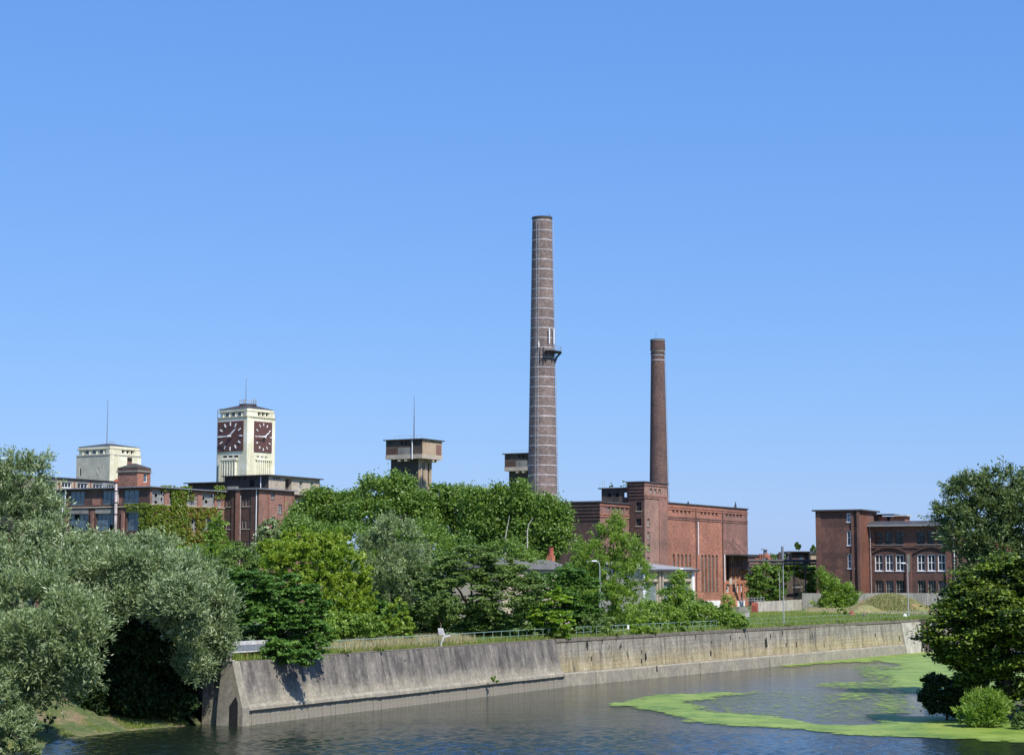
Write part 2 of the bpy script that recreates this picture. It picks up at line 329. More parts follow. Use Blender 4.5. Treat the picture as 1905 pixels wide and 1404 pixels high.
A = on(431, 1231); J = on(1033, 1189.5); B = on(1745, 1150)
A, J, B = (Vector((p.x, p.y, 0)) for p in (A, J, B))
Cq = B + (B - J).normalized() * 160
inl = Vector((-(J-A).y, (J-A).x, 0)).normalized()           # inland normal
qdir = (J - A).normalized()
shore = [on(x, y, WATER) for x, y in ((-420, 1500), (-120, 1430), (40, 1396), (120, 1374), (200, 1362), (270, 1355), (340, 1350), (388, 1343))]
shore.append(A + inl*2.6 - qdir*.3)
top_in = [Vector((p.x - 10 + 3*math.sin(i*2.1), p.y + 14 + 2*math.cos(i*1.7), 0)) for i, p in enumerate(shore[:-1])] + [A + inl*9 - qdir*.3]
# upland sheet
g = [(-3000, 60), ] + [(p.x, p.y) for p in top_in] + [(A.x + inl.x*.5, A.y + inl.y*.5), (J.x + inl.x*.5, J.y + inl.y*.5), (B.x + inl.x*.5, B.y + inl.y*.5), (Cq.x, Cq.y), (3000, Cq.y + 300), (3500, 6000), (-3500, 6000)]
ground = sheet('ground', g, -.02, M['lawn'])
# left river bank: lofted strip from the waterline up to the meadow
mb = MB(); rows = 8; rnd = random.Random(4)
cols = []
for i in range(len(shore)-1):
    for t in (0, .25, .5, .75): cols.append((shore[i].lerp(shore[i+1], t), top_in[i].lerp(top_in[i+1], t)))
cols.append((shore[-1], top_in[-1]))
prof = [(-.12, -1.2), (0, WATER + .02 - WATER*0 + 0), (.08, 0), (.22, 0), (.45, 0), (.7, 0), (.88, 0), (1, 0)]
zs = [WATER-.8, WATER+.03, WATER+.3, WATER+.75, WATER+1.8, WATER+3.3, -.4, -.01]
ts = [-.12, 0, .08, .22, .45, .7, .88, 1]
for a, b_ in cols:
    for t, z in zip(ts, zs):
        p = a.lerp(b_, t); k = .12 if 0 < t < 1 else 0
        mb.v.append((p.x + rnd.uniform(-.3, .3)*(t != 1), p.y + rnd.uniform(-.3, .3)*(t != 1), z + rnd.uniform(-k, k)))
for i in range(len(cols)-1):
    for k in range(rows-1):
        n0 = i*rows + k; mb.f.append((n0, n0+rows, n0+rows+1, n0+1))
mb.build('river_bank', M['bank'], kind='structure', smooth=True)
# right-hand bank under the big tree
def blob(name, pts, z0, z1, m, inner=.6, seed=1, kind='structure', mid=None):
    rnd = random.Random(seed); c = sum((Vector(p[:2]) for p in pts), Vector((0, 0))) / len(pts); mb = MB(); n = len(pts); rings = ((1.04, z0), (1.0, z0+.35), (.9, z0+(z1-z0)*.55), (inner, z1))
    for f, z in rings:
        for p in pts:
            q = c + (Vector(p[:2]) - c)*f*rnd.uniform(.97, 1.03); mb.v.append((q.x, q.y, z + rnd.uniform(-.08, .08)))
    for r in range(3):
        for i in range(n): j = (i+1) % n; mb.f.append((r*n+i, r*n+j, (r+1)*n+j, (r+1)*n+i))
    mb.f.append(tuple(3*n+i for i in range(n))); return mb.build(name, m, kind=kind, smooth=True)
rb = [on(x, y, WATER) for x, y in ((1722, 1322), (1760, 1327), (1800, 1342), (1850, 1346), (1880, 1342), (1960, 1356), (2150, 1370), (2400, 1350), (2350, 1290), (2100, 1275), (1900, 1276), (1780, 1290), (1735, 1308))]
blob('river_bank', [(p.x, p.y) for p in rb], WATER-.5, WATER+.9, M['bank'], seed=3)

# path and mound on the far lawn
pth = [on(x, y) for x, y in ((1372, 1147), (1392, 1137), (1420, 1133.5), (1480, 1137.5), (1545, 1139), (1548, 1142), (1480, 1143), (1440, 1146))]
sheet('path', [(p.x, p.y) for p in reversed(pth)], -.005, M['path'])
M['mound'] = groundmat('dry_grass_mound', [(.36, (.33,.19,.10)), (.5, (.20,.22,.07)), (.62, (.30,.24,.12))], .4, 2.5)
mc = on(1672, 1141); mnd = [(mc.x + 8.2*math.cos(t)*(1 + .12*math.sin(3*t)), mc.y + 6.5 + 6*math.sin(t)) for t in [i*math.pi/9 for i in range(18)]]
def mound(name, cx, cy, rx, ry, h, m, seed=0, skew=0):
    rnd = random.Random(seed); mb = MB(); NR, NA = 9, 28; mb.v.append((cx+skew, cy, h))
    for r in range(1, NR+1):
        f = r/NR
        for a in range(NA):
            t = 2*math.pi*a/NA; w = 1 + .15*math.sin(2*t+seed) + .08*math.sin(5*t)
            z = h*math.cos(f*math.pi/2)**1.3 + rnd.uniform(-.12, .12)*(1-f)*h*.8
            mb.v.append((cx + skew*(1-f) + rx*f*w*math.cos(t), cy + ry*f*w*math.sin(t), max(z, -.05) if r < NR else -.08))
    for a in range(NA): mb.f.append((0, 1+a, 1+(a+1) % NA))
    for r in range(NR-1):
        for a in range(NA):
            b2 = (a+1) % NA; mb.f.append((1+r*NA+a, 1+(r+1)*NA+a, 1+(r+1)*NA+b2, 1+r*NA+b2))
    return mb.build(name, m, kind='structure', smooth=True)
mound('earth_mound', mc.x, mc.y+7, 8.0, 6, 3.0, M['mound'], 2)
m2 = on(1632, 1142); mound('earth_mound', m2.x-1, m2.y+5, 4.5, 4, 1.4, M['mound'], 5)

# ---------------------------------------------------------------- quay walls
qrot = math.atan2(qdir.y, qdir.x); L1 = (J-A).length
q1 = thing('quay_wall', 'sloping grey concrete quay wall with a row of upright planks along its foot', 'quay wall', A, qrot)
SL = .8; ZL = -3.4
mb = MB(); mb.sweep([(.5, -.01), (0, -.06), (-SL+.07, ZL), (-SL+.35, ZL-.2), (-SL+.35, -5.6), (3, -5.6), (3, -.3)], 0.5, L1); mb.build('wall_core', M['quay_slope'], q1)
npan = 8; rnd = random.Random(9)
for i in range(npan):
    x0 = .9 + (L1-1)*i/npan; x1 = .9 + (L1-1)*(i+1)/npan - .035; d = rnd.uniform(0, .03)
    mb = MB(); mb.sweep([(.35, .0), (-.02-d, .0), (-SL-d, ZL+.25), (-SL-d, ZL), (-SL+.12, ZL), (.1, -.35)], x0, x1); mb.build('wall_slab', M['quay_slope'], q1)
nl = 6
for i in range(nl):
    x0 = .9 + (L1-.6)*i/nl; x1 = .9 + (L1-.6)*(i+1)/nl - .03; d = rnd.uniform(-.04, .04)
    mb = MB(); mb.sweep([(-SL+.02, ZL+.32), (-SL-.16, ZL+.10), (-SL-.20, ZL-.12+d), (-SL-.08, ZL-.24+d), (-SL+.4, ZL-.24)], x0, x1); mb.build('toe_beam', M['quay_low'], q1)
pitch_ = .62; npl = int((L1)/pitch_); pm = []
for k in range(4):
    mb = MB(); t = .012*k; w = pitch_ - .05 - .01*k
    mb.prism([(0, 0), (w, 0), (w, .12), (w-.03, .14), (.03, .14), (0, .12)][::-1] if False else [(0, .02+t), (.03, 0), (w-.03, 0+t), (w, .02), (w, .2), (0, .2)], -1.6, 0); pm.append(mb.mesh('plank', M['quay_low']))
for i in range(npl):
    put('plank', pm[rnd.randrange(4)], q1, (.9 + i*pitch_, -SL+.02 + rnd.uniform(-.02, .02), ZL-.24 + 0))
# end buttress facing the willow
mb = MB(); mb.sweep([(.5, .02), (-.05, .06), (-SL-.22, ZL+.1), (-SL-.26, -5.6), (1.35, -5.6), (1.25, ZL), (1.0, -1.2), (.85, .02)], 0, .85); mb.build('end_buttress', M['quay_low'], q1)
mb = MB(); mb.v = [(-.012, y, z) for y, z in ((.15, -5.6), (-.62, -5.6), (-.62, -2.9), (-.42, -2.45), (.15, -3.2))] + [(.2, y, z) for y, z in ((.15, -5.6), (-.62, -5.6), (-.62, -2.9), (-.42, -2.45), (.15, -3.2))]; mb.f = [(0, 1, 2, 3, 4)] + [(i, i+5, (i+1) % 5+5, (i+1) % 5) for i in range(5)]; mb.build('painted_shadow', M['pane_hollow'], q1)  # flat dark panel painting the shadow on the buttress end
mb = MB(); mb.box(-.06, .3, -.1, .5, .05, .14); mb.build('coping', M['conc_pale'], q1)
mb = MB(); mb.sweep([(.9, .05), (.2, .07), (.05, .03), (.3, -.08), (.9, -.08)], 6, L1); mb.build('coping', M['coping'], q1, label='overgrown earthy edge along the top of the slope')
for xx, zz in ((5.2, -1.3), (24, -.9)):
    y = -SL*(-zz)/(-ZL) - .03; mb = MB(); mb.tube([(xx, y-.03, zz), (xx, y+.3, zz)], .13, 10); mb.build('drain_hole', M['pane_hollow'], q1)

L2 = (B-J).length; rot2 = math.atan2((B-J).y, (B-J).x)
q2 = thing('quay_wall', 'long upright tan concrete quay wall of wide panels above a projecting footing', 'quay wall', J, rot2)
L2b = L2 + 60
joints = [0]; 
def qx(px): # distance along second wall at photo column px (waterline level)
    u = (px - W_PX/2)/F_PX; d = (B-J).normalized(); return (u*J.y*1.0 - J.x)/(d.x - u*d.y)
for px in (1098, 1164, 1232, 1290, 1345, 1418, 1500, 1587, 1670, 1704): joints.append(qx(px))
x_ = joints[-1]
while x_ < L2b: x_ += 11; joints.append(x_)
mb = MB(); mb.box(-.4, joints[-1], .22, 3, -5.6, -.04); mb.build('wall_core', M['quay_wall'], q2)
for i in range(len(joints)-1):
    x0, x1 = joints[i]+.02, joints[i+1]-.02; d = rnd.uniform(0, .07); m = M['quay_ochre'] if i in (3, 5, 6) else (M['conc_pale'] if i == 9 else M['quay_wall'])
    mb = MB()
    if i == 9: mb.sweep([(.3, -.2), (-.02, -.2), (-1.0, -5.6), (.3, -5.6)], x0, x1)
    else: mb.sweep([(.3, -.28), (-.02-d, -.28), (-.22-d, -3.25), (.3, -3.25)], x0, x1)
    mb.build('wall_panel', m, q2, label='pale tilted panel near the bollards' if i == 9 else None)
    if i != 9:
        mb = MB(); e = rnd.uniform(0, .12); mb.sweep([(.3, -3.22), (-.24-d, -3.27), (-.52-e, -3.42), (-.6-e, -5.6), (.3, -5.6)], x0, x1-.05*rnd.random()); mb.build('footing', M['quay_low'], q2)
    mb = MB(); mb.box(x0, x1, -.1-.04*rnd.random(), .55, -.25, .03+.03*rnd.random()); mb.build('coping', M['coping'], q2)
rc_ = random.Random(12)
for k in range(26):                                  # short open cracks and chips
    x = rc_.uniform(3, 100); z = rc_.uniform(-3.0, -.5); h = rc_.uniform(.25, .9); mb = MB(); mb.v = [(0, 0, 0), (.07, -.01, h*.5), (.02, 0, h), (.10, 0, h*.45), (.0, .1, 0), (.07, .1, h*.5), (.02, .1, h), (.1, .1, h*.45)]; mb.f = [(0, 3, 2, 1), (4, 5, 6, 7), (0, 1, 5, 4), (1, 2, 6, 5), (2, 3, 7, 6), (3, 0, 4, 7)]
    mb.build('crack', M['pane_hollow'], q2, loc=(x, -.06+.2*z/3-.05, z))
# spalled hollows
for px, zz, w, h in ((1416, -2.2, .5, 1.1), (1194, -2.6, .28, .8), (1314, -2.7, .25, .6), (1148, -1.2, .22, .5), (1209, -3.9, .3, .6)):
    x = qx(px); mb = MB(); mb.prism([(0, 0), (w*.2, -.02), (w, 0), (w, .05), (0, .05)], 0, h, [(w*.1, .02), (w*.15, 0), (w*.5, .02), (w*.5, .05), (w*.1, .05)])
    mb.build('broken_notch', M['pane_hollow'], q2, loc=(x, -.62 if zz < -3.3 else -.31, zz))
# timber fender piles at the far end
fp = thing('mooring_post', 'dark leaning timber fender posts at the far end of the quay wall', 'mooring post', J + (B-J).normalized()*qx(1706), rot2)
for dx, lx, zt in ((0, .3, .2), (.55, -.1, .1), (1.3, .5, -.3)):
    mb = MB(); mb.tube([(dx+lx, -.95, -5.4), (dx, -.45, zt)], [.2, .17], 8); mb.build('post', M['wood'], fp)
mb = MB(); mb.box(-.1, 1.5, -.75, -.45, -.6, -.35); mb.build('crossbeam', M['wood'], fp)
mb = MB(); mb.beam((-2.2, -1.0, -4.4), (-.1, -.6, -1.6), .18); mb.beam((-1.2, -1.0, -4.8), (.1, -.7, -2.4), .12); mb.build('brace', M['wood'], fp)

# ---------------------------------------------------------------- facade machinery
class Bld:
    def __init__(s, name, label, px, D, theta, cat='building', group=None, z=0):
        p = at(px, 1070, D); s.o = Vector((p.x, p.y, z)); s.th = theta; s.rot = R(90 - theta)
        s.a = Vector((math.cos(s.rot), math.sin(s.rot), 0)); s.b = Vector((-math.sin(s.rot), math.cos(s.rot), 0))
        s.e = thing(name, label, cat, s.o, s.rot, group)
    def pick(s, px, py, axis='y', val=0.0):
        d = ray(px, py); c = Vector((0, 0, CAM_H)) - s.o; n = s.b if axis == 'y' else s.a
        t = (val - c.dot(n)) / d.dot(n); p = c + d*t
        return (p.dot(s.a), p.z) if axis == 'y' else (p.dot(s.b), p.z)
    def wall(s, axis, val, s0, s1, z0, z1, ops, m, name='wall', depth=.45, parent=None, label=None, thick=None):
        """wall facing -y (axis 'y') or -x (axis 'x') with recessed rectangular openings"""
        mb = MB()
        def P(u, z, d): return (u, val+d, z) if axis == 'y' else (val+d, u, z)
        us = sorted(set([s0, s1] + [max(s0, min(s1, q)) for o in ops for q in (o[0], o[2])])); zz = sorted(set([z0, z1] + [max(z0, min(z1, q)) for o in ops for q in (o[1], o[3])]))
        def q(a, b, c, d):
            if axis == 'y': mb.quad(a, b, c, d)
            else: mb.quad(d, c, b, a)
        for u0, u1 in zip(us, us[1:]):
            for w0, w1 in zip(zz, zz[1:]):
                cu, cw = (u0+u1)/2, (w0+w1)/2
                if any(o[0] < cu < o[2] and o[1] < cw < o[3] for o in ops): continue
                q(P(u0, w0, 0), P(u1, w0, 0), P(u1, w1, 0), P(u0, w1, 0))
        for o in ops:
            a0, b0, a1, b1 = o[:4]
            q(P(a0, b0, 0), P(a0, b0, depth), P(a1, b0, depth), P(a1, b0, 0)) if False else None
            q(P(a0, b0, 0), P(a1, b0, 0), P(a1, b0, depth), P(a0, b0, depth)); q(P(a0, b1, depth), P(a1, b1, depth), P(a1, b1, 0), P(a0, b1, 0))
            q(P(a0, b0, depth), P(a0, b1, depth), P(a0, b1, 0), P(a0, b0, 0)); q(P(a1, b0, 0), P(a1, b1, 0), P(a1, b1, depth), P(a1, b0, depth))
        return mb.build(name, m, parent or s.e, label=label)
    def win(s, axis, val, r, nx, nz, fm='frame_grey', pm_='pane_grey', depth=.25, bar=.08, miss=0, seed=0, name='window', sill=None):
        a0, b0, a1, b1 = r; w, h = round(a1-a0, 2), round(b1-b0, 2)
        key = (w, h, nx, nz, fm, pm_, bar, miss, seed if miss else 0)
        if key not in WC:
            rn = random.Random(hash((w, h, seed)) % 9999); f = MB(); f.box(0, w, 0, .12, 0, bar); f.box(0, w, 0, .12, h-bar, h); f.box(0, bar, 0, .12, bar, h-bar); f.box(w-bar, w, 0, .12, bar, h-bar)
            for i in range(1, nx): x = w*i/nx; f.box(x-bar*.4, x+bar*.4, .01, .10, bar, h-bar)
            for k in range(1, nz):
                z = h*k/nz
                for i in range(nx): f.box(w*i/nx+bar*(.4 if i else 1), w*(i+1)/nx-bar*(.4 if i < nx-1 else 1), .02, .09, z-bar*.35, z+bar*.35)
            g_ = MB(); hol = MB(); hol.quad((0, .3, 0), (w, .3, 0), (w, .3, h), (0, .3, h))
            for i in range(nx):
                for k in range(nz):
                    if rn.random() < miss: continue
                    t = rn.uniform(-.012, .012); x0, x1, z0, z1 = w*i/nx+.02, w*(i+1)/nx-.02, h*k/nz+.02, h*(k+1)/nz-.02
                    g_.quad((x0, .06-t, z0), (x1, .06+t, z0), (x1, .06+t*.5, z1), (x0, .06-t*.5, z1))
            WC[key] = (f.mesh('window', M[fm]), g_.mesh('pane', M[pm_]), hol.mesh('dark_room', M['pane_hollow']) if miss else None)
        fme, gme, hme = WC[key]
        if axis == 'y': loc, rz = (a0, val+depth, b0), 0
        else: loc, rz = (val+depth, a1, b0), -math.pi/2
        o = put(name, fme, s.e, loc, rz); put('pane', gme, o, (0, 0, 0))
        if hme: put('dark_room', hme, o, (0, 0, 0))
        if sill:
            mb = MB(); mb.box(-.1, w+.1, -depth-.12, .0, -.14, -.002); put('sill', mb.mesh('sill', M[sill]), o, (0, 0, 0))
        return o
    def slab(s, name, m, x0, x1, y0, y1, z0, z1, label=None, parent=None):
        mb = MB(); mb.box(x0, x1, y0, y1, z0, z1); return mb.build(name, M[m], parent or s.e, label=label)
    def rects(s, axis, val, lst):
        out = []
        for x0, y0, x1, y1 in lst:
            cx, cy = (x0+x1)/2, (y0+y1)/2
            a = s.pick(x0, cy, axis, val)[0]; c = s.pick(x1, cy, axis, val)[0]; zb = s.pick(cx, y1, axis, val)[1]; zt = s.pick(cx, y0, axis, val)[1]
            out.append((min(a, c), zb, max(a, c), zt))
        return out
WC = {}

# ---------------------------------------------------------------- brick power house
def corbels(b, axis, val, s0, s1, zs, m, h=.28, out=.14, parent=None):
    for z in zs:
        mb = MB()
        if axis == 'y': mb.box(s0, s1, val-out, val+.02, z, z+h)
        else: mb.box(val-out, val+.02, s0, s1, z, z+h)
        mb.build('brick_course', M[m], parent or b.e)
ph = Bld('power_house', 'tall red brick power house with slot windows at the foot of the thinner chimney', 1200, 338, 30)
zt = ph.pick(1200, 897, 'y', 0)[1]; xt = ph.pick(1241, 905, 'y', 0)[0]; yl = ph.pick(1170, 940, 'x', 0)[0]
# stair tower
r3 = ph.rects('y', 0, [(1209, 908, 1214, 917.5), (1216.8, 909, 1221.6, 918.3), (1224.8, 909.5, 1229.6, 919)])
rc = ph.rects('y', 0, [(1204, 964.4, 1208.8, 978.3), (1204, 989, 1208.8, 1000.7), (1204, 1012, 1208.8, 1023.7), (1204, 1036, 1208.8, 1047)])
rl = ph.rects('x', 0, [(1183, 933, 1193, 950), (1183, 964, 1192.6, 978), (1183.5, 995, 1192.5, 1008), (1184, 1025, 1192.5, 1038)])
xp = ph.pick(1226, 1000, 'y', 0)[0]
ph.wall('y', 0, 0, xt, 0, zt, r3+rc, M['brick_mauve'], label='stair tower front wall')
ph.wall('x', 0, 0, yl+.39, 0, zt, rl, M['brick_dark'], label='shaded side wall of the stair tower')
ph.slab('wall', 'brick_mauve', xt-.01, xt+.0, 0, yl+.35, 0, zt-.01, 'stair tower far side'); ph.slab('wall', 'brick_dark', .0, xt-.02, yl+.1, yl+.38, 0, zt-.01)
ph.slab('pilaster', 'brick_stair', xp, xt-.03, -.12, -.004, 0, zt-2.9, label='lighter brick strip beside the wing')
for r in r3: ph.win('y', 0, r, 1, 2, 'frame_grey', 'pane_grey', miss=.3, seed=int(r[0]*10))
for r in rc: ph.win('y', 0, r, 1, 3, 'frame_grey', 'pane_grey', sill='conc_grey')
for r in rl: ph.win('x', 0, r, 2, 2, 'frame_dark', 'pane_hollow', sill='conc_pale')
zc = [zt-.9, zt-2.25*.98, zt-2.62, zt-3.0]
corbels(ph, 'y', 0, -.14, xt+.1, (zt-.5, zt-2.5, zt-2.9), 'brick_stair'); corbels(ph, 'x', 0, 0, yl, (zt-.5, zt-1.2, zt-1.8, zt-2.4, zt-3.0), 'brick_dark')
ph.slab('roof', 'roof_dark', -.25, xt+.2, -.25, yl+.6, zt, zt+.22)
# left wing
zl = ph.pick(1170, 938, 'y', yl)[1]; xl = ph.pick(1116, 930, 'y', yl)[0]; yb = yl + 11
r5 = ph.rects('y', yl, [(1129.7, 940, 1135, 949.2), (1138.3, 940.6, 1143.6, 949.7), (1146.8, 941.2, 1152.2, 950.2), (1155.4, 941.8, 1160.7, 950.7), (1164, 942.4, 1168.8, 951.2)])
r5 = [(a, r5[2][1], c, r5[2][3]) for a, _, c, _ in r5]
ph.wall('y', yl, xl, -.01, 0, zl, r5, M['brick_stair'], label='low wing front wall')
ph.wall('x', xl, yl, yb, 0, zl, [], M['brick_dark'], label='sooty end wall of the low wing, shade put into its dark brick')
for i, r in enumerate(r5): ph.win('y', yl, r, 1, 2, 'frame_grey', 'pane_grey', miss=.45, seed=i*3)
corbels(ph, 'y', yl, xl-.14, 0, (zl-.6, zl-2.2, zl-2.6), 'brick_red'); corbels(ph, 'x', xl, yl, yb, [zl-.7-.62*k for k in range(5)], 'brick_dark')
ph.slab('roof', 'roof_dark', xl-.25, -.01, yl-.25, yb+.2, zl, zl+.25); ph.slab('roof', 'roof_dark', .0, xt+1, yl+.4, yb+.2, zl, zl+.24)
ph.slab('annex', 'cream_dirt', xl-1.2, xl+2.5, yb-.6, yb+2.5, zl-8, zl-.35, label='pale annex at the hidden end of the low wing'); ph.slab('roof', 'roof_dark', xl-1.4, xl+3, yb+.21, yb+3.2, zl-.05, zl+.2)
# open penthouse on the low wing
vx = .6; y0 = yl+.4; y1 = ph.pick(1119, 918, 'x', vx)[0]; zp = ph.pick(1140, 909, 'x', vx)[1]
ro = ph.rects('x', vx, [(1131.5, 917, 1137, 924.5), (1145.5, 917, 1151.5, 924), (1160.5, 916, 1166.6, 924.5)])
ph.wall('x', vx, y0, y1, zl, zp, ro, M['conc_black'], name='penthouse_wall', depth=.3)
for r in ro[:]:
    if r[0] > ph.pick(1158, 918, 'x', vx)[0]: mb = MB(); mb.quad((vx+.29, r[2], r[1]), (vx+.29, r[0], r[1]), (vx+.29, r[0], r[3]), (vx+.29, r[2], r[3])); mb.build('dark_room', M['pane_hollow'], ph.e)
ph.slab('roof', 'roof_dark', vx-.5, vx+5, y0, y1+.5, zp, zp+.2, label='flat slab roof of the penthouse')
ZPH = zp + .2
for k, dx in enumerate((0, .55, .9)):
    mb = MB(); mb.tube([(vx-.2+dx*.1, y1+.2-dx, zp+.2), (vx-.2+dx*.1, y1+.2-dx, zp+1.3+.2*k)], .04, 5); mb.build('roof_rod', M['steel_grey'], ph.e)
# right wing: three bays
wy = .7; xw = ph.pick(1391, 1000, 'y', wy)[0]; zw = ph.pick(1242, 935.5, 'y', wy)[1]
xb1 = ph.pick(1294.5, 1000, 'y', wy)[0]; xb2 = ph.pick(1344, 1000, 'y', wy)[0]
def row(cs, y, h, wpx): return [(c, y, c+wpx, y+h) for c in cs]
top1 = ph.rects('y', wy, row((1250.8, 1258, 1265.6, 1273, 1280.5), 946.8, 8.4, 4.2)); top2 = ph.rects('y', wy, row((1303.1, 1310, 1317, 1324, 1331), 951, 7.8, 4)); top3 = ph.rects('y', wy, row((1350, 1357, 1363.4, 1369.8, 1376.2), 954.6, 7.2, 3.9))
zz0, zz1 = top2[2][1], top2[2][3]
fixz = lambda L, a, c: [(r[0], a, r[2], c) for r in L]
top1, top2, top3 = fixz(top1, zz0, zz1), fixz(top2, zz0, zz1), fixz(top3, zz0, zz1)
sl1 = ph.rects('y', wy, [(a, 1030, a+4.2, 1098) for a in (1252, 1260, 1267.2, 1274.8, 1282)]); sl2 = ph.rects('y', wy, [(a, 1032, a+4.4, 1101) for a in (1304.6, 1311, 1317.8, 1324.6, 1331.6)])
s_z0, s_z1 = sl2[2][1], sl2[2][3]; sl1, sl2 = fixz(sl1, s_z0, s_z1), fixz(sl2, s_z0, s_z1)
ph.wall('y', wy, xt, xb1, 0, zw, top1+sl1, M['brick_red'], depth=.5); ph.wall('y', wy, xb1, xb2, 0, zw, top2+sl2, M['brick_red'], depth=.5)
r_a = ph.rects('y', wy, [(1350.6, 1033.5, 1360, 1079.5)]); zs_ = [ph.pick(1365, y, 'y', wy)[1] for y in (1034.5, 1053.5, 1060, 1078.5, 1086, 1101)]
cols3 = [(ph.pick(a, 1050, 'y', wy)[0], ph.pick(c, 1050, 'y', wy)[0]) for a, c in ((1362, 1367.6), (1370, 1374.8), (1377, 1381.6))]
up, lo_ = [], []
for a, c in cols3: up.append((a, zs_[1], c, zs_[0])); lo_.append((a, zs_[3], c, zs_[2])); lo_.append((a, zs_[5], c, zs_[4]))
lo_.append((ph.pick(1350.8, 1090, 'y', wy)[0], zs_[5], ph.pick(1357.5, 1090, 'y', wy)[0], zs_[4]))
zsp = ph.pick(1365, 1057, 'y', wy)[1]; big = r_a[0]
ph.wall('y', wy, xb2, xw, zsp, zw, top3+up+[(big[0], zsp, big[2], big[3])], M['brick_stair'], depth=.5); ph.wall('y', wy, xb2, xw, 0, zsp, lo_+[(big[0], big[1], big[2], zsp)], M['brick_orange'], depth=.5, label='bright orange repaired brickwork')
for i, r in enumerate(top1+top2+top3): ph.win('y', wy, r, 1, 2, 'frame_grey', 'pane_grey', miss=.2, seed=i % 4, depth=.3)
for i, r in enumerate(sl1+sl2):          # slots boarded with faded planks, a few missing
    rn = random.Random(i+3); n = 5; hh = (r[3]-r[1])/n
    for k in range(n):
        if i % 5 == 0 and k == 1 or rn.random() < .07: continue
        t = rn.uniform(0, .06); ph.slab('board', 'slat_brown', r[0]+.01, r[2]-.01, wy+.22+t, wy+.27+t, r[1]+hh*k+.02, r[1]+hh*(k+1)-.02)
    ph.slab('mullion', 'conc_grey', r[0]-.10, r[0]-.002, wy-.05, wy+.3, r[1], r[3])
    ph.slab('dark_room', 'pane_hollow', r[0], r[2], wy+.49, wy+.5, r[1], r[3])
for i, r in enumerate(up+lo_): ph.win('y', wy, r, 1, 3, 'frame_grey' if i < 6 else 'frame_white', 'pane_grey', miss=.5, seed=i, depth=.3)
ph.slab('dark_room', 'pane_hollow', big[0], big[2], wy+.5, wy+.52, big[1], big[3], 'tall dark doorway')
ph.slab('broken_plaster', 'conc_pale', cols3[0][0]-1.6, cols3[0][0]-.15, wy-.05, wy-.004, zs_[4]-.1, zs_[4]+1.2, 'pale broken plaster under the doorway')
ph.slab('broken_plaster', 'conc_pale', cols3[0][1]-.35, cols3[0][1]+.1, wy-.05, wy-.004, zs_[5], zs_[4]+.9)
ph.slab('wall', 'brick_dark', xw-.02, xw, wy+.01, 16, 0, zw-.01, 'far end wall'); ph.slab('roof', 'roof_dark', xt, xw+.25, wy-.22, 16, zw, zw+.2)
ph.slab('wall', 'brick_dark', xt, xw-.03, 15.6, 15.8, 0, zw-.01)
for a in (xb1, xb2): ph.slab('pilaster', 'brick_dark', a-.12, a+.12, wy-.14, wy-.004, 0, zw-.6)  # thin dark strips put in for the shadow lines at the bay steps
corbels(ph, 'y', wy, xt, xw+.1, (zw-.7, zw-1.15), 'brick_red', .2, .1); corbels(ph, 'y', wy, xt, xw+.1, (zz0-.75, zz0-1.15), 'brick_stair', .2, .12)
for px, ya, yb_ in ((1295.6, 970, 1031), (1344.8, 1031, 1082)):
    x, z1 = ph.pick(px, ya, 'y', wy); z0 = ph.pick(px, yb_, 'y', wy)[1]; mb = MB(); mb.tube([(x+.25, wy-.25, z0), (x+.25, wy-.25, z1)], .1, 6); mb.build('downpipe', M['pipe_white'], ph.e)
# canopies with tie rods
zc_ = big[3]; cpy = ph.slab('canopy', 'steel_dark', big[0]-.2, xw+.9, wy-3.2, wy-.01, zc_+.02, zc_+.3, 'flat dark canopy held by two tie rods')
for px in (1350, 1362):
    x, z = ph.pick(px, 1004, 'y', wy); mb = MB(); mb.beam((x, wy-.05, z), (x+.6, wy-3.1, zc_+.3), .09); mb.build('tie_rod', M['steel_dark'], cpy)
ph.slab('canopy', 'steel_dark', cols3[2][0]-.3, xw+.6, wy-1.6, wy-.01, zs_[2]+.02, zs_[2]+.22, 'small lower canopy')
for i in range(4):
    a = ph.pick(1304.5+8.6*i, 1120, 'y', wy)[0]; c = ph.pick(1304.5+8.6*(i+1)-.5, 1120, 'y', wy)[0]; ph.slab('plinth_block', 'white', a, c-.06, wy-.25, wy-.01, .0, 1.35)
a = ph.pick(1371, 1120, 'y', wy)[0]; ph.slab('plinth_block', 'white', a, a+3.6, wy-.25, wy-.01, 0, 1.2)
for px, h in ((1282, .5), (1370, 1.2), (1369, .5)):
    x = ph.pick(px, 940, 'y', wy)[0]; mb = MB(); mb.prism([(x-.18, wy), (x+.18, wy), (x+.18, wy+.4), (x-.18, wy+.4)], zw+.2, zw+.2+h, [(x-.04, wy+.15), (x+.04, wy+.15), (x+.04, wy+.25), (x-.04, wy+.25)]); mb.build('roof_vent', M['steel_dark'], ph.e)

